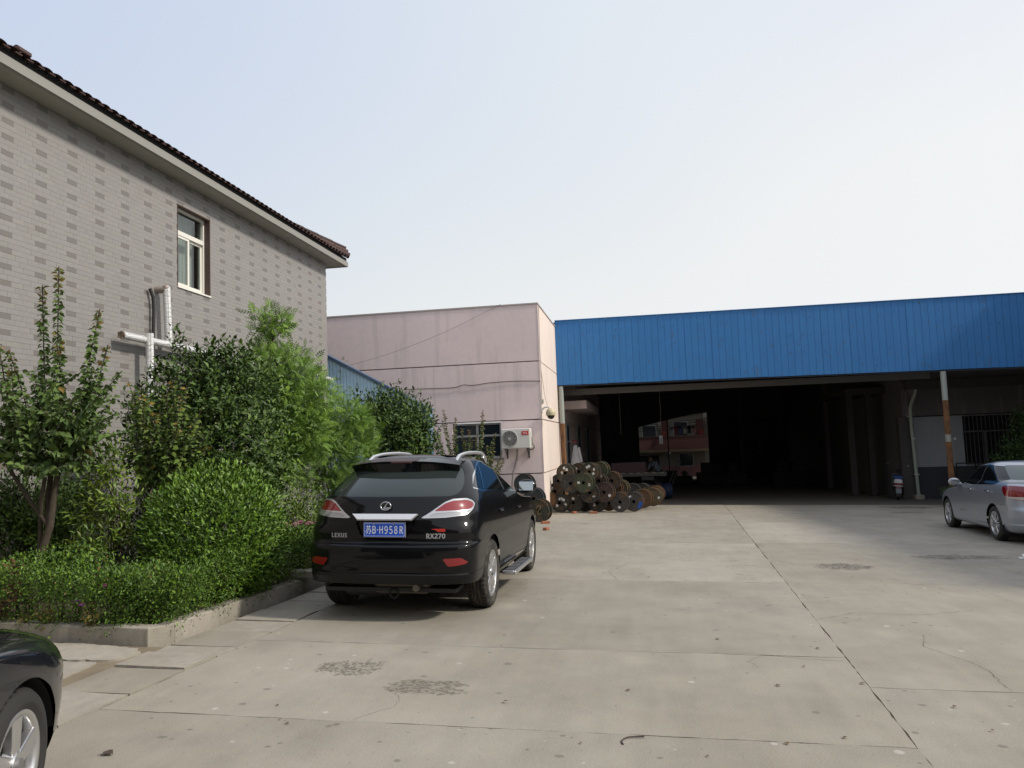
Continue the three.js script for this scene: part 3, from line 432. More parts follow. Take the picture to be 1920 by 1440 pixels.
// ------------------------------------------------------------------ the court behind the shed
{
  const t = thing('dormitory_building', 'far two-storey building with a pink balcony seen through the dark shed', 'building'), Z = -58;
  const cream = std([0.17, 0.155, 0.12], 0.9), pk = std([0.235, 0.115, 0.11], 0.9), rd = std([0.10, 0.028, 0.022], 0.7);
  obj('wall', [b2(-6, 12, -2, 5.2, Z - 1.5, Z - 1.7)], cream, t);
  obj('balcony_slab', b2(-6, 12, 0.74, 0.93, Z + 0.06, Z - 1.5), std([0.30, 0.22, 0.16], 0.9), t);
  obj('balcony_parapet', [b2(-6, 12, 0.931, 1.86, Z, Z - 0.1)], pk, t); obj('handrail', b2(-6, 12, 1.861, 1.92, Z + 0.04, Z - 0.14), cream, t);
  obj('balcony_roof', b2(-6, 12, 4.4, 4.6, Z + 0.5, Z - 1.5), cream, t);
  for (const x of [1.3, 4.1]) { const d = group3('door', t); obj('leaf', b2(x, x + 0.75, 0.95, 3.1, Z - 1.5, Z - 1.44), rd, d); obj('paper_diamond', place(new THREE.BoxGeometry(0.36, 0.36, 0.012), x + 0.37, 2.12, Z - 1.43, 0, 0, Math.PI / 4), std([0.22, 0.03, 0.02], 0.7), d); }
  for (const [x, y0, y1] of [[0.05, 1.6, 2.8], [2.4, 1.6, 3.0], [2.7, -0.4, 0.65], [-1.6, 1.6, 2.8]]) { const w = group3('window', t); obj('frame', [b2(x, x + 1.1, y0, y1, Z - 1.49, Z - 1.47)], std([0.3, 0.3, 0.3], 0.6), w); obj('pane', b2(x + 0.06, x + 1.04, y0 + 0.06, y1 - 0.06, Z - 1.468, Z - 1.46), phys([0.03, 0.035, 0.04], 0.1), w); }
  obj('doorway', b2(-0.6, 1.25, -1.2, 0.5, Z - 1.495, Z - 1.48), M.dark, t);
  obj('wainscot', [b2(1.26, 12, -2, -0.33, Z - 1.497, Z - 1.48)], pk, t);
  obj('pillar', [b2(1.26, 1.5, 0.93, 4.4, Z - 0.101, Z - 0.3)], cream, t); obj('pillar', [b2(4.55, 4.8, -2, 4.4, Z - 0.101, Z - 0.3)], cream, t);
  obj('balcony_lamp', rbx(0.16, 0.1, 0.1, 0.02, 2.0, 0.66, Z + 0.02), M.white, t);
  const cv = thing('court_canopy', 'low sagging pipe canopy frame over the court behind the shed', 'canopy');
  for (let k = 0; k < 5; k++) obj('rafter', tube([V(-0.5, 2.62 + k * 0.03, -53 - k * 0.7), V(1.9, 3.05 + k * 0.03, -53 - k * 0.7), V(4.6, 3.42 + k * 0.03, -53 - k * 0.7)], 0.025, 16, 6), std([0.3, 0.3, 0.28], 0.6), cv);
  obj('sheet_cover', extr([[-4, 2.3], [-0.2, 2.72], [1.9, 3.12], [4.4, 3.5], [9, 3.7], [9, 3.72], [4.4, 3.52], [1.9, 3.14], [-0.2, 2.74], [-4, 2.32]], 5).translate(0, 0, -57.6), std([0.05, 0.05, 0.05], 0.8), cv);
  for (let k = 0; k < 4; k++) obj('tie_wire', rod(V(-0.4, 2.25 + k * 0.11, -52.6), V(4.7, 2.42 + k * 0.2, -52.6), 0.014, 0.014, 5), M.dark, cv);
  for (const x of [-0.3, 1.75, 4.45]) obj('post', rod(V(x, -1.2, -52.7), V(x, 3, -52.7), 0.04), M.dark, cv);
  const lc = [[0.45, 0.45, 0.48], [0.3, 0.06, 0.08], [0.1, 0.12, 0.3], [0.5, 0.48, 0.42], [0.04, 0.04, 0.05], [0.42, 0.2, 0.22]], ld = ['pale grey', 'dark red', 'navy', 'cream', 'black', 'pink'], r = rng(8);
  tag(obj('laundry_line', rod(V(2.0, 2.62, -57.7), V(4.1, 2.62, -57.7), 0.008, 0.008, 5), M.dark), 'thin line above the far balcony with clothes on it', 'clothes line');
  for (let i = 0; i < 6; i++) tag(obj('hanging_garment', [rbx(0.24, 0.5 + 0.1 * r(), 0.04, 0.015, 2.2 + i * 0.32, 2.33, -57.7), rbx(0.36, 0.12, 0.04, 0.015, 2.2 + i * 0.32, 2.52, -57.7)], std(lc[i], 0.9)), ld[i] + ' garment on the line above the far balcony', 'garment', 'clothes on the balcony line');
  tag(obj('hanging_towel', [rbx(0.26, 0.62, 0.03, 0.012, 1.42, 1.66, Z + 0.08)], std([0.7, 0.72, 0.74], 0.9)), 'small white towel draped over the far pink balcony parapet', 'towel');
}

// ------------------------------------------------------------------ things on the pink wall
const font = await new FontLoader().loadAsync('fonts/droid/droid_sans_bold.typeface.json');
function lettering(text, size, depth, x, y, z, centre = true) {
  const g = new TextGeometry(text, { font, size, depth, curveSegments: 4, bevelEnabled: false }); g.computeBoundingBox();
  const b = g.boundingBox; return clean(g.translate(x - (centre ? (b.max.x + b.min.x) / 2 : 0), y - (b.max.y + b.min.y) / 2, z));
}
{
  const t = thing('air_conditioner', 'white air conditioner outdoor unit on brackets beside the pink wall window', 'air conditioner', [-3.36, 1.56, PZ]);
  const shell = std([0.66, 0.65, 0.61], 0.5), s = 0.4;
  obj('casing', [rbx(0.8, 0.54, 0.3, 0.025, 0, 0.28, 0.24)], shell, t);
  obj('side_panel', [rbx(0.03, 0.36, 0.2, 0.012, 0.405, 0.26, 0.24)], std([0.5, 0.48, 0.44], 0.6), t);
  const gr = obj('fan_grille', [new THREE.TorusGeometry(0.215, 0.01, 6, 40).translate(-0.17, 0.28, 0.4), ...[0.05, 0.09, 0.13, 0.17, 0.195].map((r) => new THREE.TorusGeometry(r, 0.004, 5, 32).translate(-0.17, 0.28, 0.402)), ...[...Array(10).keys()].map((i) => rod(V(-0.17, 0.28, 0.403), V(-0.17 + 0.21 * Math.cos(i * 0.628), 0.28 + 0.21 * Math.sin(i * 0.628), 0.4), 0.003, 0.003, 5)), new THREE.CylinderGeometry(0.04, 0.04, 0.02, 20).rotateX(Math.PI / 2).translate(-0.17, 0.28, 0.402)], std([0.42, 0.42, 0.4], 0.5), t);
  obj('fan_recess', new THREE.CylinderGeometry(0.212, 0.212, 0.006, 36).rotateX(Math.PI / 2).translate(-0.17, 0.28, 0.392), std([0.09, 0.09, 0.088], 0.8), gr);
  obj('badge', [rbx(0.19, 0.11, 0.008, 0.003, 0.26, 0.42, 0.393)], std([0.55, 0.03, 0.03], 0.5), t).add((() => { const m = new THREE.Mesh(lettering('TCL', 0.055, 0.004, 0.26, 0.42, 0.397), M.white); m.name = 'lettering'; return m; })());
  for (const x of [-0.3, 0.3]) obj('bracket', [bx(0.035, 0.03, 0.4, x, -0.005, 0.2), bx(0.035, 0.26, 0.03, x, -0.13, 0.015), rod(V(x, -0.24, 0.03), V(x, -0.02, 0.34), 0.012)], std([0.05, 0.055, 0.06], 0.6), t);
  obj('valve_cover', [rbx(0.05, 0.2, 0.14, 0.02, 0.43, 0.22, 0.22), tube([V(0.43, 0.16, 0.2), V(0.47, 0.05, 0.18), V(0.42, -0.02, 0.12), V(0.3, -0.03, 0.06)], 0.02, 20, 8)], std([0.28, 0.27, 0.25], 0.6), t);
  tag(obj('hose', [tube([V(-3.36, 1.55, PZ + 0.16), V(-3.4, 1.3, PZ + 0.08), V(-3.5, 0.95, PZ + 0.05), V(-3.56, 0.5, PZ + 0.05), V(-3.56, 0.0, PZ + 0.06)], 0.026, 30, 8)], std([0.3, 0.27, 0.27], 0.7)), 'grey hose hanging down the pink wall under the air conditioner', 'hose');
  const c = thing('dome_camera', 'cream dome security camera on an arm at the pink building corner', 'security camera', [-2.42, 2.5, PZ + 0.02]);
  const ivory = std([0.55, 0.47, 0.30], 0.5);
  obj('housing', [new THREE.SphereGeometry(0.135, 24, 12, 0, Math.PI * 2, 0, Math.PI / 2).scale(1, 1.1, 1), new THREE.CylinderGeometry(0.137, 0.132, 0.06, 24).translate(0, -0.03, 0)], ivory, c);
  obj('dome', new THREE.SphereGeometry(0.105, 24, 12, 0, Math.PI * 2, Math.PI / 2, Math.PI / 2).translate(0, -0.061, 0), phys([0.03, 0.025, 0.02], 0.06), c);
  obj('arm', [tube([V(-0.26, 0.1, -0.08), V(-0.16, 0.17, -0.04), V(-0.05, 0.17, 0), V(0, 0.13, 0)], 0.022, 20, 8), bx(0.03, 0.18, 0.1, -0.245, 0.1, -0.08)], M.white, c);
  obj('junction_box', [rbx(0.07, 0.12, 0.08, 0.01, -0.225, 0.34, -0.08)], std([0.4, 0.38, 0.35], 0.6), c);
  const w = thing('white_coat', 'white coat hanging by the doorway behind the rusty post, dark red cap above', 'coat', [-2.30, 0, -27.0]);
  obj('coat', [new THREE.CylinderGeometry(0.06, 0.2, 0.72, 12).scale(1, 1, 0.5).translate(0, 1.22, 0), rod(V(0.1, 1.5, 0), V(0.2, 1.0, 0.05), 0.06, 0.05)], std([0.6, 0.6, 0.62], 0.9), w);
  obj('cap', [new THREE.SphereGeometry(0.1, 14, 8, 0, Math.PI * 2, 0, Math.PI / 2).scale(1, 0.8, 1).translate(-0.02, 1.68, 0), bx(0.14, 0.015, 0.1, -0.02, 1.68, 0.1)], std([0.25, 0.05, 0.05], 0.8), w);
  obj('hook', [rod(V(-0.38, 1.72, 0), V(0.02, 1.74, 0), 0.008), rod(V(0, 1.56, 0), V(0, 1.74, 0), 0.006)], M.steel, w);
}

// ------------------------------------------------------------------ vehicles: bodies lofted from waterlines, then cut into panels
// car axes: x to the right, y up, z backwards; the origin is on the ground under the rear axle, w = -z
const FIELDS = ['y', 'w', 'zr', 'zf', 'dr', 'df', 'nr', 'nf', 'tilt'];
function cr(a, b, c, d, t) { return 0.5 * (2 * b + (c - a) * t + (2 * a - 5 * b + 4 * c - d) * t * t + (3 * b - a - 3 * c + d) * t * t * t); }
function rowsOf(levels, sub) {
  const L = levels.map((l) => ({ dr: 0.45, df: 0.8, nr: 2.7, nf: 2.4, tilt: 0, ...l })), out = [];
  for (let i = 0; i + 1 < L.length; i++) { const n = L[i].sub ?? sub; for (let k = 0; k < n; k++) { const t = k / n, o = {}; for (const f of FIELDS) { const a = L[Math.max(0, i - 1)][f], b = L[i][f], c = L[i + 1][f], d = L[Math.min(L.length - 1, i + 2)][f]; let v = L[i].lin ? b + (c - b) * t : cr(a, b, c, d, t); v = Math.min(Math.max(v, Math.min(b, c) - 0.02), Math.max(b, c) + 0.02); o[f] = v; } out.push(o); } }
  out.push(L[L.length - 1]); return out;
}
function halfLine(o, bow, zc, NR = 22, NS = 84, NF = 18) {
  const pts = [];
  for (let k = 0; k <= NR; k++) { const p = (k / NR) * Math.PI / 2; pts.push([o.w * Math.sin(p) ** (2 / o.nr), o.zr - o.dr + o.dr * Math.cos(p) ** (2 / o.nr)]); }
  const a = o.zr - o.dr, b = -o.zf + o.df;
  for (let k = 1; k <= NS; k++) pts.push([o.w, a + (b - a) * k / NS]);
  for (let k = 1; k <= NF; k++) { const p = (k / NF) * Math.PI / 2; pts.push([o.w * Math.cos(p) ** (2 / o.nf), b - o.df * Math.sin(p) ** (2 / o.nf)]); }
  return pts.map(([x, z]) => [x * (1 - bow * ((z - zc) / 2.4) ** 2), o.y - o.tilt * z, z]);
}
function loftBody(levels, sub, bow, zc) {
  const rows = rowsOf(levels, sub), pos = [], H = [];
  for (const o of rows) { const h = halfLine(o, bow, zc); H.push(h); }
  const n = H[0].length, M_ = 2 * n - 2, S = [];
  for (const h of H) {
    const s = [0]; for (let i = 1; i < n; i++) s.push(s[i - 1] + Math.hypot(h[i][0] - h[i - 1][0], h[i][2] - h[i - 1][2]));
    for (let i = 0; i < M_; i++) { const k = i < n ? i : M_ - i, sg = i < n ? 1 : -1; pos.push(sg * h[k][0], h[k][1], h[k][2]); S.push(s[k]); }
  }
  const idx = [];
  for (let j = 0; j + 1 < H.length; j++) for (let i = 0; i < M_; i++) { const a = j * M_ + i, b = j * M_ + (i + 1) % M_, c = a + M_, d = b + M_; idx.push(a, b, d, a, d, c); }
  const g = new THREE.BufferGeometry(); g.setAttribute('position', new THREE.BufferAttribute(new Float32Array(pos), 3)); g.setIndex(idx); g.computeVertexNormals();
  const N = g.attributes.normal.array, soup = [];
  // normals must point outwards
  let flip = 0; for (let i = 0; i < N.length; i += 300) flip += Math.sign(N[i] * pos[i]); flip = flip < 0 ? -1 : 1;
  for (let t = 0; t < idx.length; t += 3) { const q = flip < 0 ? [idx[t], idx[t + 2], idx[t + 1]] : [idx[t], idx[t + 1], idx[t + 2]]; for (const i of q) soup.push(pos[3 * i], pos[3 * i + 1], pos[3 * i + 2], N[3 * i] * flip, N[3 * i + 1] * flip, N[3 * i + 2] * flip, S[i]); }
  const last = H.length - 1;   // close the top
  return soup;
}
function cut(S, f) {
  const I = [], O = [], T = 21;
  const v = (a, k) => S.slice(a + 7 * k, a + 7 * k + 7);
  for (let a = 0; a < S.length; a += T) {
    const d = [0, 1, 2].map((k) => f(S[a + 7 * k], S[a + 7 * k + 1], S[a + 7 * k + 2], S[a + 7 * k + 6]));
    const m = (d[0] < 0) + (d[1] < 0) + (d[2] < 0);
    if (m === 0 || m === 3) { const to = m ? I : O; for (let k = 0; k < T; k++) to.push(S[a + k]); continue; }
    for (const [to, sg] of [[I, 1], [O, -1]]) {
      const poly = [];
      for (let k = 0; k < 3; k++) { const k2 = (k + 1) % 3, da = d[k] * sg, db = d[k2] * sg, A = v(a, k), B = v(a, k2); if (da < 0) poly.push(A); if ((da < 0) !== (db < 0)) { const t = da / (da - db); poly.push(A.map((x, i) => x + (B[i] - x) * t)); } }
      for (let k = 1; k + 1 < poly.length; k++) to.push(...poly[0], ...poly[k], ...poly[k + 1]);
    }
  }
  return [I, O];
}
function soupGeo(S, inset = 0) {
  const n = S.length / 7, p = new Float32Array(n * 3), q = new Float32Array(n * 3), uv = new Float32Array(n * 2);
  for (let i = 0; i < n; i++) { for (let c = 0; c < 3; c++) { q[3 * i + c] = S[7 * i + 3 + c]; p[3 * i + c] = S[7 * i + c] - inset * S[7 * i + 3 + c]; } uv[2 * i] = S[7 * i + 6]; uv[2 * i + 1] = S[7 * i + 1]; }
  const g = new THREE.BufferGeometry(); g.setAttribute('position', new THREE.BufferAttribute(p, 3)); g.setAttribute('normal', new THREE.BufferAttribute(q, 3)); g.setAttribute('uv', new THREE.BufferAttribute(uv, 2)); return g;
}
function sdPoly(P, x, y) {
  let d = Infinity, inside = false;
  for (let i = 0, j = P.length - 1; i < P.length; j = i++) {
    const ex = P[j][0] - P[i][0], ey = P[j][1] - P[i][1], wx = x - P[i][0], wy = y - P[i][1], t = Math.min(1, Math.max(0, (wx * ex + wy * ey) / (ex * ex + ey * ey)));
    d = Math.min(d, Math.hypot(wx - ex * t, wy - ey * t));
    if ((P[i][1] > y) !== (P[j][1] > y) && x < (P[j][0] - P[i][0]) * (y - P[i][1]) / (P[j][1] - P[i][1]) + P[i][0]) inside = !inside;
  }
  return inside ? -d : d;
}
function sdLine(P, x, y, r) { let d = Infinity; for (let i = 0; i + 1 < P.length; i++) { const ex = P[i + 1][0] - P[i][0], ey = P[i + 1][1] - P[i][1], wx = x - P[i][0], wy = y - P[i][1], t = Math.min(1, Math.max(0, (wx * ex + wy * ey) / (ex * ex + ey * ey))); d = Math.min(d, Math.hypot(wx - ex * t, wy - ey * t)); } return d - r; }
function rounded(P, r) { // cut the corners of an outline
  const o = []; P.forEach((p, i) => { const a = P[(i + P.length - 1) % P.length], b = P[(i + 1) % P.length], la = Math.hypot(a[0] - p[0], a[1] - p[1]), lb = Math.hypot(b[0] - p[0], b[1] - p[1]), ra = Math.min(r, la / 2.2), rb = Math.min(r, lb / 2.2); const A = [p[0] + (a[0] - p[0]) * ra / la, p[1] + (a[1] - p[1]) * ra / la], B = [p[0] + (b[0] - p[0]) * rb / lb, p[1] + (b[1] - p[1]) * rb / lb]; for (let k = 0; k <= 4; k++) { const t = k / 4; o.push([(1 - t) ** 2 * A[0] + 2 * t * (1 - t) * p[0] + t * t * B[0], (1 - t) ** 2 * A[1] + 2 * t * (1 - t) * p[1] + t * t * B[1]]); } }); return o;
}
M.glassDark = phys([0.006, 0.008, 0.009], 0.03, { ior: 1.52 });
M.lampRed = phys([0.22, 0.006, 0.010], 0.12, { clearcoat: 1, clearcoatRoughness: 0.05 });
M.lampClear = phys([0.42, 0.42, 0.42], 0.12, { clearcoat: 1, clearcoatRoughness: 0.04, metalness: 0.5 });
M.mirrorGlass = std([0.7, 0.72, 0.74], 0.02, { metalness: 1 });
M.rim = std([0.6, 0.6, 0.61], 0.3, { metalness: 0.9 });
function makeWheel(R, width, rim, spokes, dusty) {
  const w = new THREE.Group(); w.name = 'wheel';
  const h = width / 2, pr = [[rim + 0.0, -h * 0.82], [rim + 0.03, -h * 0.98], [R - 0.06, -h * 1.03], [R - 0.02, -h * 0.93], [R - 0.003, -h * 0.72], [R, -h * 0.5], [R, -h * 0.42], [R - 0.008, -h * 0.4], [R - 0.008, -h * 0.3], [R, -h * 0.28], [R + 0.001, -h * 0.06], [R - 0.009, -h * 0.05], [R - 0.009, h * 0.05], [R + 0.001, h * 0.06], [R, h * 0.28], [R - 0.008, h * 0.3], [R - 0.008, h * 0.4], [R, h * 0.42], [R, h * 0.5], [R - 0.003, h * 0.72], [R - 0.02, h * 0.93], [R - 0.06, h * 1.03], [rim + 0.03, h * 0.98], [rim, h * 0.82]];
  const ty = new THREE.LatheGeometry(pr.map((p) => new THREE.Vector2(p[0], p[1])), 56).rotateZ(-Math.PI / 2);
  const lugs = []; for (let i = 0; i < 64; i++) for (const s of [-1, 1]) lugs.push(bx(h * 0.3, 0.008, 0.02, s * h * 0.62, R - 0.0025, 0, 0, 0, -s * 0.35).rotateX((i + (s > 0 ? 0.5 : 0)) / 44 * Math.PI * 2));
  obj('tyre', [ty, ...lugs], dusty, w);
  const g = [new THREE.LatheGeometry([[rim - 0.002, -h * 0.8], [rim - 0.03, -h * 0.5], [rim - 0.035, h * 0.4], [rim - 0.02, h * 0.72], [rim - 0.014, h * 0.86], [rim + 0.006, h * 0.9], [rim + 0.01, h * 0.84]].map((p) => new THREE.Vector2(...p)), 56).rotateZ(-Math.PI / 2)];
  for (let i = 0; i < spokes.n; i++) for (const o of spokes.pair ? [-spokes.pair, spokes.pair] : [0]) {
    const a = spokes.a, b = spokes.b, s = extr([[-a, 0.05], [a, 0.05], [b, rim - 0.02], [-b, rim - 0.02]], 0.03, 0.008).translate(0, 0, -0.015);
    s.rotateZ(o); s.rotateY(Math.PI / 2); s.rotateX(i / spokes.n * Math.PI * 2); g.push(s.translate(h * 0.62, 0, 0));
  }
  g.push(new THREE.CylinderGeometry(0.055, 0.075, 0.05, 24).rotateZ(-Math.PI / 2).translate(h * 0.66, 0, 0));
  obj('rim', g, M.rim, w);
  obj('brake_disc', [new THREE.CylinderGeometry(rim * 0.7, rim * 0.7, 0.03, 32).rotateZ(Math.PI / 2).translate(-h * 0.15, 0, 0), rbx(0.07, 0.16, 0.08, 0.02, 0.0, 0, rim * 0.55)], std([0.13, 0.12, 0.11], 0.6, { metalness: 0.6 }), w);
  obj('hub_cap', [new THREE.CylinderGeometry(0.03, 0.03, 0.012, 20).rotateZ(Math.PI / 2).translate(h * 0.66 + 0.03, 0, 0), ...[0, 1, 2, 3, 4].map((i) => new THREE.CylinderGeometry(0.009, 0.009, 0.012, 8).rotateZ(Math.PI / 2).translate(h * 0.66 + 0.016, 0.052 * Math.cos(i * 1.2566), 0.052 * Math.sin(i * 1.2566)))], std([0.25, 0.25, 0.25], 0.5, { metalness: 0.7 }), w);
  return w;
}
function stand(t, x, z, heading) {                        // a car on the slope of the yard, heading 0 = away from the camera
  const n = V(-SX, 1, -SZ).normalize(); t.position.set(x, gy(x, z), z);
  t.quaternion.setFromUnitVectors(V(0, 1, 0), n).multiply(new THREE.Quaternion().setFromAxisAngle(V(0, 1, 0), -heading));
}
function buildCar(t, c) {
  let S = loftBody(c.levels, c.sub ?? 4, c.bow ?? 0.03, -c.base / 2);
  const made = {};
  for (const [wc, sgn] of [[0, 1], [c.base, 1]]) S = cut(S, (x, y, z) => Math.max(Math.hypot(-z - wc, (y - c.wheel.R) * (y < c.wheel.R ? 0.55 : 1)) - c.arch, 0.4 - Math.abs(x)))[1];
  for (const r of c.regions) { const [I, O] = cut(S, r.f); S = O; if (r.drop || !I.length) continue; made[r.name] = obj(r.name, soupGeo(I, r.inset ?? 0.003), r.mat, r.into ? made[r.into] : t); if (r.label) made[r.name].userData.label = r.label; }
  made.body = obj('body', soupGeo(S), c.paint, t);
  // wheel wells and the underside
  const R = c.arch + 0.012, wells = [];
  for (const wc of [0, c.base]) for (const s of [-1, 1]) { const g = new THREE.CylinderGeometry(R, R, 0.34, 28, 1, true, -Math.PI / 2 + 0.12, Math.PI - 0.24).rotateZ(Math.PI / 2).rotateX(-Math.PI / 2); const q = clean(g); wells.push(q.translate(s * (c.half - 0.215), c.wheel.R, -wc)); wells.push(new THREE.CircleGeometry(R, 28, 0.1, Math.PI - 0.2).rotateY(Math.PI / 2).translate(s * (c.half - 0.39), c.wheel.R, -wc)); }
  obj('wheel_liner', wells, M.dark, t);
  const under = []; under.push(bx(c.half * 1.5, 0.05, c.base - 2 * c.arch - 0.02, 0, c.floor, -c.base / 2), bx(c.half * 1.05, 0.05, 2 * c.arch + 0.2, 0, c.floor + 0.12, 0), bx(c.half * 1.05, 0.05, 2 * c.arch, 0, c.floor + 0.12, -c.base), rod(V(-c.half + 0.2, c.wheel.R - 0.03, 0), V(c.half - 0.2, c.wheel.R - 0.03, 0), 0.05), rbx(0.5, 0.16, 0.3, 0.06, -0.3, c.floor + 0.05, 0.55), bx(c.half * 1.5, 0.04, 0.35, 0, c.floor + 0.06, 0.62));
  obj('underside', under, M.plastic, t);
  const w0 = makeWheel(c.wheel.R, c.wheel.w, c.wheel.rim, c.wheel.spokes, c.wheel.tyre);
  for (const wc of [0, c.base]) for (const s of [1, -1]) { const w = w0.clone(); w.position.set(s * (c.half - 0.012 - c.wheel.w / 2), c.wheel.R, -wc); w.rotation.set(0, s > 0 ? 0 : Math.PI, 0); if (wc && c.steer) w.rotation.y += c.steer; t.add(w); }
  return made;
}
const side = (P, s) => (x, y, z) => (x * s < 0.25 ? 1 : sdPoly(P, -z, y));
const both = (P) => (x, y, z) => (Math.abs(x) < 0.25 ? 1 : sdPoly(P, -z, y));
const lineBoth = (P, r = 0.0035) => (x, y, z) => (Math.abs(x) < 0.25 ? 1 : sdLine(P, -z, y, r));
const back = (P, zmin) => (x, y, z) => (z < zmin ? 1 : sdPoly(P, x, y));
const backLine = (P, zmin, r = 0.0035) => (x, y, z) => (z < zmin ? 1 : sdLine(P, x, y, r));
const wrap = (P, zmin, sg = 0) => (x, y, z, s) => (z < zmin || (sg && x * sg < 0) ? 1 : sdPoly(P, s, y));
M.tyreDusty = std([1, 1, 1], 0.9, { map: colourMap(256, 0.4, (u, v) => mixc([0.022, 0.021, 0.02], [0.10, 0.085, 0.065], 0.5 * sm(0.45, 0.7, fbm(u, v, 12, 12, 4, 7)))) });
M.gap = std([0.003, 0.003, 0.003], 0.9);

// ---- the black sport utility car
const black = phys([0.004, 0.0042, 0.005], 0.4, { clearcoat: 0.6, clearcoatRoughness: 0.03, specularIntensity: 0.1 });
const suvLevels = [
  { y: 0.25, w: 0.80, zr: 0.36, zf: 3.5, dr: 0.2 }, { y: 0.30, w: 0.875, zr: 0.40, zf: 3.65, dr: 0.25 }, { y: 0.355, w: 0.90, zr: 0.50, zf: 3.72, dr: 0.3, sub: 2 }, { y: 0.375, nr: 3.3, w: 0.905, zr: 0.93, zf: 3.73, dr: 0.42, sub: 2 }, { y: 0.40, nr: 3.3, w: 0.915, zr: 0.975, zf: 3.74 }, { y: 0.47, nr: 3.3, w: 0.922, zr: 1.0, zf: 3.76, sub: 2 }, { y: 0.49, nr: 3.3, w: 0.922, zr: 0.99, zf: 3.76 },
  { y: 0.60, nr: 3.3, w: 0.932, zr: 1.0, zf: 3.78 }, { y: 0.72, nr: 3.3, w: 0.938, zr: 1.0, zf: 3.78 }, { y: 0.765, nr: 3.3, w: 0.939, zr: 0.99, zf: 3.77, sub: 2 }, { y: 0.78, nr: 3.3, w: 0.939, zr: 0.965, zf: 3.77, sub: 2 }, { y: 0.80, nr: 3.3, w: 0.938, zr: 0.94, zf: 3.76 },
  { y: 0.90, nr: 3.3, w: 0.935, zr: 0.945, zf: 3.72 }, { y: 1.0, w: 0.928, zr: 0.945, zf: 3.6, dr: 0.48 }, { y: 1.06, w: 0.92, zr: 0.93, zf: 3.35, dr: 0.5 }, { y: 1.10, w: 0.912, zr: 0.915, zf: 2.75, dr: 0.52 }, { y: 1.14, df: 0.5, nf: 2.8, w: 0.903, zr: 0.90, zf: 2.22, dr: 0.55 },
  { y: 1.20, df: 0.5, nf: 2.8, w: 0.886, zr: 0.875, zf: 2.02, dr: 0.58 }, { y: 1.26, df: 0.5, nf: 2.8, w: 0.858, zr: 0.83, zf: 1.9, dr: 0.6 }, { y: 1.36, df: 0.5, nf: 2.8, w: 0.805, zr: 0.68, zf: 1.68, dr: 0.6 }, { y: 1.48, df: 0.5, nf: 2.8, w: 0.735, zr: 0.46, zf: 1.40, dr: 0.55 }, { y: 1.57, df: 0.5, nf: 2.8, w: 0.672, zr: 0.28, zf: 1.13, dr: 0.5, nr: 3.2 },
  { y: 1.62, df: 0.5, nf: 2.8, w: 0.618, zr: 0.18, zf: 0.95, dr: 0.45, nr: 3.4 }, { y: 1.655, df: 0.5, nf: 2.8, w: 0.53, zr: 0.08, zf: 0.72, dr: 0.4, nr: 3 }, { y: 1.675, w: 0.40, zr: -0.02, zf: 0.42, dr: 0.3, df: 0.4 }, { y: 1.685, w: 0.2, zr: -0.1, zf: 0.3, dr: 0.08, df: 0.1 }, { y: 1.687, w: 0.01, zr: -0.15, zf: 0.25, dr: 0.01, df: 0.01 }];
function bodyX(levels, y, z) { const R = rowsOf(levels, 6); let b = R[0]; for (const o of R) if (Math.abs(o.y - y) < Math.abs(b.y - y)) b = o; const a = b.zr - b.dr; let x = b.w; if (z > a) x = b.w * Math.max(0, 1 - ((z - a) / b.dr) ** b.nr) ** (1 / b.nr); return x; }
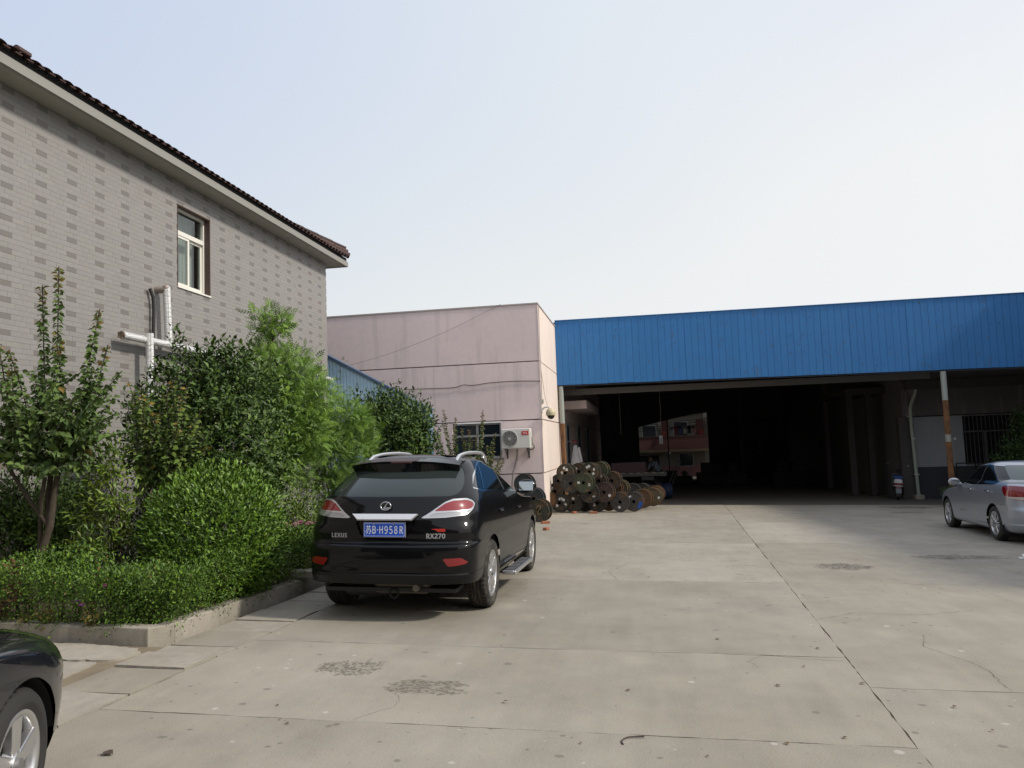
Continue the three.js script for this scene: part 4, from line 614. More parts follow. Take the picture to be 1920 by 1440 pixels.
{
  const t = thing('black_suv', 'shiny black sport utility car seen from behind beside the hedge', 'car');
  const dlo = [[-0.38, 1.33], [-0.12, 1.288], [0.95, 1.25], [1.99, 1.185], [1.93, 1.235], [1.60, 1.44], [1.25, 1.55], [0.85, 1.592], [0.45, 1.585], [0.2, 1.54], [-0.13, 1.44]];
  const grow = (P, d) => { const cx = P.reduce((a, p) => a + p[0], 0) / P.length, cy = P.reduce((a, p) => a + p[1], 0) / P.length; return P.map(([x, y]) => [x + (x - cx > 0 ? d : -d), y + (y - cy > 0 ? d : -d)]); };
  const rg = rounded([[-0.70, 1.252], [0.70, 1.252], [0.715, 1.38], [0.60, 1.585], [-0.60, 1.585], [-0.715, 1.38]], 0.1);
  const lamp = [[0.36, 1.036], [0.44, 1.078], [0.60, 1.192], [0.68, 1.222], [0.84, 1.226], [0.93, 1.20], [0.975, 1.165], [0.93, 1.105], [0.85, 1.06], [0.62, 1.04]];
  const red = [[0.50, 1.104], [0.60, 1.176], [0.68, 1.204], [0.84, 1.208], [0.92, 1.188], [0.955, 1.162], [0.925, 1.124], [0.84, 1.11]];
  const clear = [[0.44, 1.05], [0.50, 1.083], [0.84, 1.098], [0.91, 1.106], [0.89, 1.088], [0.82, 1.066], [0.62, 1.052]];
  const c = {
    levels: suvLevels, base: 2.74, half: 0.94, arch: 0.425, floor: 0.24, paint: black, bow: 0.028,
    wheel: { R: 0.37, w: 0.235, rim: 0.243, spokes: { n: 5, a: 0.02, b: 0.033, pair: 0.24 }, tyre: M.tyreDusty },
    regions: [
      { name: 'seam', f: (x, y, z, s) => (z < 0.3 || Math.abs(s - 0.672) > 0.0045 || y < 0.98 || y > 1.262 ? 1 : Math.abs(s - 0.672) - 0.0045), mat: M.gap, inset: 0.008 },
      { name: 'tail_lamp', f: wrap(red, 0.3, 1), mat: M.lampRed, inset: -0.002 }, { name: 'tail_lamp', f: wrap(red, 0.3, -1), mat: M.lampRed, inset: -0.002 },
      { name: 'reverse_lamp', f: wrap(clear, 0.3, 1), mat: M.lampClear, inset: -0.001 }, { name: 'reverse_lamp', f: wrap(clear, 0.3, -1), mat: M.lampClear, inset: -0.001 },
      { name: 'lamp_housing', f: wrap(lamp, 0.3, 1), mat: std([0.58, 0.58, 0.6], 0.2, { metalness: 0.75 }), inset: -0.004 }, { name: 'lamp_housing', f: wrap(lamp, 0.3, -1), mat: std([0.58, 0.58, 0.6], 0.2, { metalness: 0.75 }), inset: -0.004 },
      { name: 'rear_window', f: back(rg, -0.2), mat: phys([0.024, 0.032, 0.030], 0.05, { ior: 1.52 }), inset: 0.004 },
      { name: 'window_divider', f: (x, y, z) => (Math.abs(x) < 0.3 ? 1 : Math.max(sdPoly(dlo, -z, y), sdLine([[-0.10, 1.25], [0.36, 1.56]], -z, y, 0.012))), mat: M.chrome, inset: 0.002 },
      { name: 'door_pillar', f: (x, y, z) => (Math.abs(x) < 0.3 ? 1 : Math.max(sdPoly(dlo, -z, y), sdLine([[0.97, 1.2], [0.99, 1.6]], -z, y, 0.035))), mat: M.plastic, inset: 0.003 },
      { name: 'side_window', f: side(dlo, 1), mat: M.glassDark, inset: 0.005 }, { name: 'side_window', f: side(dlo, -1), mat: M.glassDark, inset: 0.005 },
      { name: 'window_trim', f: both(grow(dlo, 0.013)), mat: M.chrome, inset: -0.002 },
      { name: 'seam', f: lineBoth([[0.52, 0.42], [0.60, 0.62], [0.46, 0.85], [0.30, 1.05], [0.15, 1.235]]), mat: M.gap, inset: 0.006 },
      { name: 'seam', f: lineBoth([[0.98, 0.3], [0.98, 1.22]]), mat: M.gap, inset: 0.006 },
      { name: 'seam', f: lineBoth([[2.08, 0.3], [2.1, 0.9], [2.0, 1.15]]), mat: M.gap, inset: 0.006 },
      { name: 'seam', f: lineBoth([[0.52, 0.345], [2.2, 0.335]]), mat: M.gap, inset: 0.005 },
      { name: 'seam', f: lineBoth([[-0.36, 0.82], [-0.60, 0.795], [-0.74, 0.79]], 0.004), mat: M.gap, inset: 0.006 },
      { name: 'seam', f: backLine([[-0.672, 1.0], [-0.70, 0.83], [-0.68, 0.795], [0.68, 0.795], [0.70, 0.83], [0.672, 1.0]], 0.5, 0.004), mat: M.gap, inset: 0.007 },
      { name: 'fog_reflector', f: (x, y, z, s) => (z < 0.2 || x < 0 ? 1 : sdPoly([[0.60, 0.64], [0.80, 0.645], [0.905, 0.585], [0.67, 0.56]], s, y)), mat: M.lampRed, inset: -0.004 },
      { name: 'fog_reflector', f: (x, y, z, s) => (z < 0.2 || x > 0 ? 1 : sdPoly([[0.60, 0.64], [0.80, 0.645], [0.905, 0.585], [0.67, 0.56]], s, y)), mat: M.lampRed, inset: -0.004 },
      { name: 'plate_recess', f: back([[-0.335, 1.02], [0.335, 1.02], [0.24, 0.825], [-0.24, 0.825]], 0.6), mat: black, inset: 0.03 },
      { name: 'sill_strip', f: both([[0.62, 0.42], [2.28, 0.385], [2.22, 0.36], [0.68, 0.39]]), mat: M.chrome, inset: -0.006 },
      { name: 'bumper_line', f: (x, y, z) => (z < -0.3 ? 1 : Math.abs(y - 0.485) - 0.006), mat: M.gap, inset: 0.002 },
    ],
  };
  buildCar(t, c);
  // spoiler over the rear window
  const sp = [], rows = 28, prof = (x) => { const k = Math.abs(x / 0.64) ** 2.6, yt = 1.665 - 0.05 * k, zt = 0.44 - 0.14 * k; return [[x * 0.97, yt - 0.004, -0.06], [x * 0.99, yt - 0.012, 0.18], [x, yt - 0.05, zt], [x * 0.99, yt - 0.075, zt - 0.012], [x * 0.95, yt - 0.205 + 0.05 * k, zt - 0.02 - 0.1 * k], [x * 0.94, yt - 0.2 + 0.05 * k, 0.08]]; };
  const P = [], I = []; for (let i = 0; i <= rows; i++) for (const q of prof(-0.625 + 1.25 * i / rows)) P.push(...q);
  for (let i = 0; i < rows; i++) for (let k = 0; k < 5; k++) { const a = i * 6 + k; I.push(a, a + 1, a + 7, a, a + 7, a + 6); }
  for (const i of [0, rows]) for (let k = 1; k < 5; k++) I.push(i * 6, i * 6 + k, i * 6 + k + 1);
  const sg = new THREE.BufferGeometry(); sg.setAttribute('position', new THREE.BufferAttribute(new Float32Array(P), 3)); sg.setIndex(I);
  const flat = clean(sg); flat.computeVertexNormals(); obj('spoiler', flat, black, t);
  obj('brake_light', [rbx(0.24, 0.022, 0.02, 0.006, 0, 1.603, 0.432)], std([0.10, 0.05, 0.05], 0.3), t);
  // roof rails
  for (const s of [-1, 1]) obj('roof_rail', [new THREE.TubeGeometry(new THREE.CatmullRomCurve3([V(s * 0.52, 1.60, 0.06), V(s * 0.517, 1.65, -0.04), V(s * 0.512, 1.685, -0.28), V(s * 0.505, 1.704, -0.7), V(s * 0.50, 1.704, -1.1), V(s * 0.495, 1.682, -1.42), V(s * 0.49, 1.61, -1.6)]), 50, 0.021, 10), rbx(0.042, 0.07, 0.2, 0.02, s * 0.517, 1.625, -0.03, 0.4), rbx(0.042, 0.07, 0.2, 0.02, s * 0.492, 1.62, -1.5, -0.4)], std([0.66, 0.66, 0.67], 0.32, { metalness: 0.75 }), t);
  // number plate, lettering, marks
  const cv = document.createElement('canvas'); cv.width = 880; cv.height = 280; const g = cv.getContext('2d');
  g.fillStyle = '#1c56cc'; g.fillRect(0, 0, 880, 280); g.strokeStyle = '#e8ecf2'; g.lineWidth = 7; g.strokeRect(16, 16, 848, 248);
  g.fillStyle = g.strokeStyle = '#eef1f5'; g.font = '210px sans-serif'; g.textBaseline = 'alphabetic'; g.textAlign = 'center';
  const put = (c, x, w) => { g.save(); g.translate(x, 216); g.scale(w, 1); g.fillText(c, 0, 0); g.strokeStyle = '#eef1f5'; g.lineWidth = 5; g.strokeText(c, 0, 0); g.restore(); };
  put('B', 218, 0.72); put('H', 372, 0.68); put('9', 478, 0.72); put('5', 582, 0.72); put('8', 686, 0.72); put('R', 796, 0.7);
  g.beginPath(); g.arc(294, 142, 13, 0, 7); g.fill(); g.lineWidth = 15; g.lineCap = 'round';
  const stroke = (...p) => { g.beginPath(); g.moveTo(p[0], p[1]); for (let i = 2; i < p.length; i += 2) g.lineTo(p[i], p[i + 1]); g.stroke(); };
  stroke(50, 78, 150, 78); stroke(78, 56, 80, 102); stroke(122, 56, 118, 102);            // the province sign
  stroke(58, 126, 138, 126, 134, 200, 128, 218, 112, 214); stroke(94, 106, 92, 150, 80, 190, 54, 224); stroke(58, 152, 46, 186); stroke(146, 150, 156, 182);
  const pt = new THREE.CanvasTexture(cv); pt.colorSpace = THREE.SRGBColorSpace; pt.magFilter = THREE.LinearFilter;
  const zp = 0.958, yp = 0.925; obj('number_plate', [new THREE.PlaneGeometry(0.44, 0.14).translate(0, yp, zp + 0.0065)], std([1, 1, 1], 0.4, { map: pt }), t);
  obj('plate_frame', [rbx(0.452, 0.152, 0.01, 0.004, 0, yp, zp)], std([0.45, 0.45, 0.46], 0.35, { metalness: 0.6 }), t);
  obj('plate_screw', [-0.11, 0.1].map((x) => new THREE.CylinderGeometry(0.008, 0.008, 0.008, 10).rotateX(Math.PI / 2).translate(x, yp + 0.055, zp + 0.01)), std([0.3, 0.3, 0.3], 0.5), t);
  obj('chrome_bar', [extr([[-0.345, 1.075], [0.345, 1.075], [0.285, 1.018], [-0.285, 1.018]], 0.022, 0.006).translate(0, -1.045, 0).rotateX(-0.5).translate(0, 1.045, 0.95)], std([0.74, 0.74, 0.75], 0.25, { metalness: 0.5 }), t);
  const em = []; const ring = new THREE.TorusGeometry(0.052, 0.0065, 8, 40); ring.scale(1.05, 0.78, 1); em.push(ring, tube([V(0.018, 0.032, 0), V(-0.012, -0.012, 0), V(-0.018, -0.022, 0), V(0.02, -0.022, 0), V(0.046, -0.02, 0)], 0.006, 20, 6));
  obj('emblem', em.map((q) => q.rotateX(-0.16).translate(0, 1.162, 0.928)), M.chrome, t);
  const flatTo = (gm, turn, x, y, z) => place(gm, x, y, z, 0, turn, 0);
  obj('lettering', [flatTo(lettering('LEXUS', 0.044, 0.004, 0, 0, 0), -0.1, -0.50, 0.865, 0.926)], std([0.36, 0.36, 0.36], 0.4), t);
  obj('lettering', [flatTo(lettering('RX270', 0.05, 0.004, 0, 0, 0), 0.12, 0.53, 0.862, 0.92)], std([0.36, 0.36, 0.36], 0.4), t);
  obj('red_badge', [flatTo(rbx(0.15, 0.03, 0.005, 0.002, 0, 0, 0), 0.12, 0.55, 0.918, 0.914)], std([0.5, 0.03, 0.02], 0.5), t);
  for (const [w, y] of [[0.42, 1.035], [1.55, 1.0]]) for (const s of [-1, 1]) obj('door_handle', [rbx(0.035, 0.03, 0.2, 0.012, s * (bodyX(suvLevels, y, -w) * 0.99 + 0.022), y, -w)], black, t);
  for (const s of [-1, 1]) {
    const m = group3('wing_mirror', t); obj('mirror_housing', [place(new THREE.SphereGeometry(1, 24, 16).scale(0.135, 0.095, 0.075), s * 0.985, 1.245, -1.965), rod(V(s * 0.84, 1.19, -1.93), V(s * 0.93, 1.2, -1.95), 0.03, 0.025)], black, m);
    obj('mirror_glass', place(rbx(0.2, 0.125, 0.01, 0.004, 0, 0, 0), s * 0.985, 1.248, -1.893, -0.2, -s * 0.06, 0), std([0.42, 0.45, 0.45], 0.04, { metalness: 1 }), m);
    const b = group3('running_board', t); obj('board_tread', [rbx(0.14, 0.035, 1.24, 0.014, s * 0.985, 0.292, -1.19)], std([0.03, 0.03, 0.032], 0.6), b);
    obj('board_edge', [rbx(0.03, 0.05, 1.3, 0.014, s * 1.065, 0.29, -1.19), rbx(0.15, 0.05, 0.03, 0.014, s * 0.985, 0.29, -0.555), ...[0, 1, 2, 3, 4, 5, 6, 7, 8].map((k) => rbx(0.1, 0.008, 0.02, 0.003, s * 0.985, 0.312, -0.68 - k * 0.13))], std([0.5, 0.5, 0.51], 0.3, { metalness: 0.8 }), b);
  }
  obj('exhaust_pipe', [rod(V(0.30, 0.33, 0.86), V(0.30, 0.33, 0.4), 0.035), rbx(0.62, 0.17, 0.26, 0.07, 0.1, 0.33, 0.62), tube([V(0.36, 0.31, 0.4), V(0.2, 0.33, 0.2), V(0.1, 0.3, -0.4)], 0.03)], std([0.2, 0.17, 0.14], 0.5, { metalness: 0.5 }), t);
  obj('tow_eye', [new THREE.TorusGeometry(0.045, 0.012, 8, 20).translate(0.05, 0.265, 0.8)], M.dark, t);
  stand(t, -2.63, -8.53, 0.018);
}

// ---- saloon cars
const saloonLevels = [
  { y: 0.185, w: 0.78, zr: 0.80, zf: 3.35 }, { y: 0.23, w: 0.84, zr: 0.93, zf: 3.5 }, { y: 0.34, w: 0.868, zr: 0.985, zf: 3.58, sub: 2 }, { y: 0.355, w: 0.868, zr: 0.972, zf: 3.58, sub: 2 }, { y: 0.45, w: 0.876, zr: 0.99, zf: 3.6 }, { y: 0.58, w: 0.88, zr: 0.99, zf: 3.6 }, { y: 0.66, w: 0.881, zr: 0.965, zf: 3.58 }, { y: 0.76, w: 0.88, zr: 0.95, zf: 3.45 },
  { y: 0.84, w: 0.875, zr: 0.945, zf: 3.15 }, { y: 0.91, w: 0.866, zr: 0.94, zf: 2.6 }, { y: 0.96, df: 0.42, nf: 2.8, w: 0.853, zr: 0.935, zf: 2.2 }, { y: 1.0, df: 0.42, nf: 2.8, w: 0.838, zr: 0.925, zf: 2.02, sub: 3 }, { y: 1.04, df: 0.42, nf: 2.8, w: 0.815, zr: 0.90, zf: 1.92, sub: 3 }, { y: 1.065, df: 0.42, nf: 2.8, w: 0.785, zr: 0.78, zf: 1.86, dr: 0.4, sub: 3 },
  { y: 1.085, df: 0.42, nf: 2.8, w: 0.765, zr: 0.42, zf: 1.86, dr: 0.4, sub: 4 }, { y: 1.11, df: 0.42, nf: 2.8, w: 0.752, zr: 0.28, zf: 1.82, dr: 0.42 }, { y: 1.20, df: 0.42, nf: 2.8, w: 0.72, zr: 0.13, zf: 1.70, dr: 0.45 }, { y: 1.30, df: 0.42, nf: 2.8, w: 0.68, zr: -0.06, zf: 1.53, dr: 0.45 }, { y: 1.38, df: 0.42, nf: 2.8, w: 0.63, zr: -0.25, zf: 1.34, dr: 0.42, nr: 3 }, { y: 1.425, w: 0.565, zr: -0.40, zf: 1.16, dr: 0.3, df: 0.5 }, { y: 1.448, w: 0.45, zr: -0.52, zf: 0.98, dr: 0.16, df: 0.2 }, { y: 1.46, w: 0.2, zr: -0.6, zf: 0.70, dr: 0.06, df: 0.06 }, { y: 1.462, w: 0.01, zr: -0.62, zf: 0.68, dr: 0.01, df: 0.01 }];
function saloon(t, paint, wheel, front) {
  const dlo = [[1.88, 0.985], [1.76, 1.06], [1.50, 1.24], [1.18, 1.352], [0.72, 1.388], [0.25, 1.352], [-0.02, 1.27], [-0.17, 1.19], [-0.19, 1.15], [-0.04, 1.035], [0.1, 1.02], [0.9, 0.995]];
  const lamp = [[0.40, 0.995], [0.62, 1.015], [0.86, 1.03], [1.10, 1.02], [1.15, 0.98], [1.08, 0.87], [0.92, 0.80], [0.70, 0.775], [0.42, 0.775]];
  const low = [[0.42, 0.835], [0.9, 0.835], [1.04, 0.86], [0.93, 0.805], [0.7, 0.782], [0.42, 0.78]];
  const grow = (P, d) => { const cx = 0.6, cy = 1.17; return P.map(([x, y]) => [x + (x > cx ? d : -d), y + (y > cy ? d : -d)]); };
  const rg = rounded([[-0.60, 1.11], [0.60, 1.11], [0.52, 1.375], [-0.52, 1.375]], 0.06), ws = rounded([[-0.66, 1.02], [0.66, 1.02], [0.52, 1.385], [-0.52, 1.385]], 0.06);
  return buildCar(t, {
    levels: saloonLevels, base: 2.66, half: 0.875, arch: 0.365, floor: 0.2, paint, bow: 0.032, sub: 4, wheel, steer: front ? 0.08 : 0,
    regions: [
      { name: 'reverse_lamp', f: wrap(low, 0.1, 1), mat: std([0.5, 0.46, 0.4], 0.2), inset: -0.003 }, { name: 'reverse_lamp', f: wrap(low, 0.1, -1), mat: std([0.5, 0.46, 0.4], 0.2), inset: -0.003 },
      { name: 'tail_lamp', f: wrap(lamp, 0.1, 1), mat: M.lampRed, inset: -0.004 }, { name: 'tail_lamp', f: wrap(lamp, 0.1, -1), mat: M.lampRed, inset: -0.004 },
      { name: 'rear_window', f: back(rg, -0.45), mat: phys([0.12, 0.15, 0.14], 0.04, { ior: 1.52 }), inset: 0.003 },
      { name: 'windscreen', f: (x, y, z) => (z > -1 ? 1 : sdPoly(ws, x, y)), mat: M.glassDark, inset: 0.003 },
      { name: 'door_pillar', f: (x, y, z) => (Math.abs(x) < 0.3 ? 1 : Math.max(sdPoly(dlo, -z, y), sdLine([[0.86, 0.9], [0.76, 1.5]], -z, y, 0.022))), mat: M.plastic, inset: 0.001 },
      { name: 'side_window', f: side(dlo, 1), mat: M.glassDark, inset: 0.005 }, { name: 'side_window', f: side(dlo, -1), mat: M.glassDark, inset: 0.005 },
      { name: 'window_trim', f: both(grow(dlo, 0.016)), mat: front ? M.plastic : paint, inset: -0.002 },
      { name: 'seam', f: lineBoth([[0.36, 0.33], [0.42, 0.55], [0.3, 0.75], [0.12, 0.9], [0.02, 1.0]]), mat: M.gap, inset: 0.006 },
      { name: 'seam', f: lineBoth([[0.88, 0.25], [0.88, 0.99]]), mat: M.gap, inset: 0.006 },
      { name: 'seam', f: lineBoth([[1.98, 0.25], [2.0, 0.7], [1.85, 0.97]]), mat: M.gap, inset: 0.006 },
      { name: 'seam', f: lineBoth([[0.38, 0.285], [2.2, 0.275]], 0.006), mat: M.gap, inset: 0.008 },
      { name: 'seam', f: lineBoth([[-0.34, 0.68], [-0.7, 0.70], [-0.95, 0.70]]), mat: M.gap, inset: 0.005 },
      { name: 'seam', f: lineBoth([[2.98, 0.62], [3.2, 0.70], [3.4, 0.80]]), mat: M.gap, inset: 0.005 },
      { name: 'seam', f: backLine([[-0.66, 1.03], [-0.66, 0.7], [0.66, 0.7], [0.66, 1.03]], 0.4), mat: M.gap, inset: 0.006 },
      { name: 'door_moulding', f: both([[0.55, 0.475], [1.8, 0.46], [1.8, 0.445], [0.55, 0.46]]), mat: M.plastic, inset: -0.004 },
    ],
  });
}
{
  const t = thing('silver_saloon', 'silver grey saloon car at the right edge in the shade, red tail lamp showing', 'car');
  const silver = phys([0.36, 0.385, 0.425], 0.34, { metalness: 0.55, clearcoat: 1, clearcoatRoughness: 0.05 });
  saloon(t, silver, { R: 0.315, w: 0.2, rim: 0.213, spokes: { n: 7, a: 0.017, b: 0.026, pair: 0 }, tyre: M.tyreDusty }, false);
  for (const s of [-1, 1]) {
    const m = group3('wing_mirror', t); obj('mirror_housing', [place(new THREE.SphereGeometry(1, 24, 16).scale(0.115, 0.08, 0.06), s * 0.965, 1.02, -1.775), rod(V(s * 0.84, 0.98, -1.76), V(s * 0.9, 0.99, -1.77), 0.03, 0.022)], silver, m);
    obj('mirror_glass', place(rbx(0.165, 0.1, 0.01, 0.004, 0, 0, 0), s * 0.968, 1.022, -1.715, 0.06, -s * 0.08, 0), M.mirrorGlass, m);
    for (const w of [0.2, 1.12]) obj('door_handle', [rbx(0.03, 0.028, 0.19, 0.01, s * 0.892, 0.895, -w)], M.chrome, t);
  }
  obj('mud_flap', [-1, 1].map((s) => bx(0.22, 0.16, 0.012, s * 0.76, 0.24, 0.42)), M.dark, t);
  stand(t, 7.248, -15.68, 0.061);
}
{
  const t = thing('dark_saloon', 'dark blue-black car cut off by the lower left corner, silver alloy wheel showing', 'car');
  const paint = phys([0.005, 0.0065, 0.010], 0.4, { clearcoat: 1, clearcoatRoughness: 0.03, specularIntensity: 0.15 });
  saloon(t, paint, { R: 0.325, w: 0.215, rim: 0.222, spokes: { n: 5, a: 0.026, b: 0.04, pair: 0 }, tyre: M.rubber }, true);
  const f = V(-0.27, 0, -0.963).normalize(), r = V(-f.z, 0, f.x);   // forward and right
  const hub = V(-2.775, 0, -3.08), o = hub.clone().addScaledVector(f, -2.66).addScaledVector(r, -0.86);
  stand(t, o.x, o.z, Math.atan2(f.x, -f.z));
}

// ------------------------------------------------------------------ plants
function leafGeo(len, wid, fold = 0.15, droop = 0.15, wide = 0.45) { // a leaf along +z, upper face +y
  const w = wid / 2, f = fold * wid, P = [0, 0, 0, -w * 0.8, f, len * wide * 0.6, w * 0.8, f, len * wide * 0.6, 0, 0, len * wide, -w, f * 0.9, len * wide * 1.15, w, f * 0.9, len * wide * 1.15, 0, -droop * len, len];
  const I = [0, 1, 3, 0, 3, 2, 1, 4, 3, 3, 5, 2, 4, 6, 3, 3, 6, 5];
  const g = new THREE.BufferGeometry(); g.setAttribute('position', new THREE.BufferAttribute(new Float32Array(P), 3)); g.setIndex(I); g.computeVertexNormals(); return g;
}
function frondGeo(n, len, ll, lw) { // a feathery leaf: pairs of leaflets on a stalk
  const gs = []; for (let i = 0; i < n; i++) { const t = (i + 1) / (n + 0.5), z = len * t, s = 0.6 + 0.6 * Math.sin(Math.PI * Math.min(1, t * 0.95)); for (const k of [-1, 1]) { const g = leafGeo(ll * s, lw * s, 0.1, 0.25); g.applyMatrix4(new THREE.Matrix4().makeRotationFromEuler(new THREE.Euler(0.1, k * 0.95, k * 0.2, 'YXZ'))); gs.push(g.translate(0, -0.12 * len * t * t, z)); } }
  gs.push(leafGeo(ll, lw).translate(0, -0.12 * len, len)); return mergeGeometries(gs.map((g) => { g = g.toNonIndexed(); return g; }));
}
class Foliage {
  constructor(geo, mat, seed) { this.geo = geo; this.mat = mat; this.m = []; this.c = []; this.r = rng(seed); }
  add(p, dir, up, s, c) {
    const z = dir.clone().normalize(), x = new THREE.Vector3().crossVectors(up, z); if (x.lengthSq() < 1e-6) x.set(1, 0, 0); x.normalize(); const y = new THREE.Vector3().crossVectors(z, x);
    const M4 = new THREE.Matrix4().makeBasis(x.multiplyScalar(s), y.multiplyScalar(s), z.multiplyScalar(s)); M4.setPosition(p); this.m.push(M4); this.c.push(c);
  }
  rosette(p, dir, n, s, colour, spread = 0.9) {     // leaves round the end of a twig
    const r = this.r, a0 = r() * 6.28, d = dir.clone().normalize(), u = Math.abs(d.y) < 0.9 ? V(0, 1, 0) : V(1, 0, 0), e1 = new THREE.Vector3().crossVectors(d, u).normalize(), e2 = new THREE.Vector3().crossVectors(d, e1);
    for (let i = 0; i < n; i++) {
      const a = a0 + i * 2.4, k = spread * (0.55 + 0.6 * (i / n)) + (r() - 0.5) * 0.3, out = e1.clone().multiplyScalar(Math.cos(a)).addScaledVector(e2, Math.sin(a));
      const dir2 = d.clone().multiplyScalar(Math.cos(k)).addScaledVector(out, Math.sin(k)), q = p.clone().addScaledVector(d, -0.05 * s * i).add(V((r() - 0.5) * 0.02, (r() - 0.5) * 0.02, (r() - 0.5) * 0.02));
      this.add(q, dir2, d.clone().multiplyScalar(Math.sin(k)).addScaledVector(out, -Math.cos(k)).add(V(0, 0.4, 0)), s * (0.55 + 0.8 * r() * r()), colour(r, q));
    }
  }
  build(name, parent) {
    const m = new THREE.InstancedMesh(this.geo, this.mat, this.m.length); m.name = name; m.castShadow = m.receiveShadow = true;
    this.m.forEach((x, i) => m.setMatrixAt(i, x)); this.c.forEach((x, i) => m.setColorAt(i, x)); m.userData.kind = 'stuff'; parent.add(m); return m;
  }
}
const rand3 = (r) => { const z = 2 * r() - 1, a = r() * 6.2832, q = Math.sqrt(1 - z * z); return V(q * Math.cos(a), z, q * Math.sin(a)); };
const leafMat = (rough, through) => (through ? phys([1, 1, 1], rough, { transmission: through, thickness: 0, side: THREE.DoubleSide }) : std([1, 1, 1], rough, { side: THREE.DoubleSide }));
const palette = (list) => (r) => { const a = list[(r() * list.length) | 0], k = 0.8 + 0.45 * r(); return col(a[0] * k, a[1] * k * 1.04, a[2] * k * (0.5 + 0.3 * r())); };
const bark = std([1, 1, 1], 0.95, { map: colourMap(256, 0.5, (u, v) => { const k = 0.6 + 0.7 * fbm(u, v, 10, 4, 4, 21); return [0.075 * k, 0.058 * k, 0.042 * k]; }) });
function limb(a, b, r0, r1, r, bend = 0.1) { const m1 = a.clone().lerp(b, 0.35).add(V((r() - 0.5) * bend, 0, (r() - 0.5) * bend)), m2 = a.clone().lerp(b, 0.7).add(V((r() - 0.5) * bend, bend * 0.3, (r() - 0.5) * bend)); return [rod(a, m1, r0, r0 * 0.7 + r1 * 0.3, 8), rod(m1, m2, r0 * 0.7 + r1 * 0.3, r0 * 0.35 + r1 * 0.65, 7), rod(m2, b, r0 * 0.35 + r1 * 0.65, r1, 6)]; }

// a crown of leafy twigs spread through lobes; lobes: [x, y, z, rx, ry, rz]
function lobedCrown(f, lobes, twigs, n, s, colour, { spread = 0.9, shell = 0.55, floor = 0.1, up = 0.5 } = {}) {
  const r = f.r, vol = lobes.map((l) => (l[3] * l[4] + l[4] * l[5] + l[3] * l[5])), tot = vol.reduce((a, b) => a + b);
  for (let i = 0; i < twigs; i++) {
    let k = r() * tot, j = 0; while (k > vol[j]) { k -= vol[j]; j++; }
    const l = lobes[j], d = rand3(r), rad = shell + (1.04 - shell) * Math.sqrt(r());
    const p = V(l[0] + d.x * l[3] * rad, l[1] + d.y * l[4] * rad, l[2] + d.z * l[5] * rad);
    if (p.y < gy(p.x, p.z) + floor || p.x < -7.74) continue;
    f.rosette(p, d.clone().add(V(0, up, 0)).add(rand3(r).multiplyScalar(0.45)), n + (r() * 3 | 0), s, colour, spread);
  }
}
const osmGreen = palette([[0.044, 0.084, 0.018], [0.058, 0.106, 0.020], [0.033, 0.065, 0.015], [0.084, 0.138, 0.024]]);
{ // the big dark evergreen in the middle of the bed
  const t = thing('osmanthus_tree', 'large dark green glossy-leaved tree in front of the silver pipes', 'tree', [0, 0, 0]), r = rng(101), base = V(-5.75, 0.0, -9.4);
  const L = [[-5.75, 2.25, -9.4, 0.85, 0.8, 0.9], [-6.1, 2.5, -9.6, 0.6, 0.6, 0.7], [-5.2, 2.45, -9.3, 0.65, 0.65, 0.7], [-5.55, 2.75, -9.5, 0.6, 0.5, 0.6], [-4.95, 1.85, -9.2, 0.6, 0.7, 0.7], [-6.35, 1.8, -9.3, 0.55, 0.65, 0.6], [-6.5, 2.25, -9.4, 0.42, 0.45, 0.5], [-5.5, 1.55, -9.0, 0.8, 0.6, 0.7], [-5.1, 1.25, -9.5, 0.6, 0.6, 0.6]];
  const tr = []; const fork = V(-5.8, 0.95, -9.35); tr.push(...limb(base, fork, 0.085, 0.07, r)); for (const l of L) tr.push(...limb(fork, V(l[0], l[1], l[2]), 0.045, 0.012, r, 0.2));
  obj('trunk', tr, bark, t);
  const f = new Foliage(leafGeo(0.105, 0.042, 0.22, 0.22), leafMat(0.58, 0), 111);
  lobedCrown(f, L, 1900, 8, 1, osmGreen, { spread: 1.0, shell: 0.5 });
  for (const [x, y, z, h] of [[-6.02, 2.95, -9.3, 0.5], [-5.5, 3.0, -9.35, 0.26], [-5.05, 2.9, -9.3, 0.24], [-5.8, 2.95, -9.4, 0.2], [-4.75, 2.55, -9.2, 0.25], [-6.35, 2.85, -9.4, 0.18], [-5.25, 2.95, -9.35, 0.18]]) for (let k = 0; k < 7; k++) for (let q = 0; q < 1 + 1.4 * h * 4; q++) f.rosette(V(x + (r() - 0.5) * 0.32 * (1.2 - k / 8), y + h * k / 7, z + (r() - 0.5) * 0.3), V((r() - 0.5) * 0.9, 1, (r() - 0.5) * 0.9), 5, 1.0, osmGreen, 1.0);
  f.build('crown', t);
}
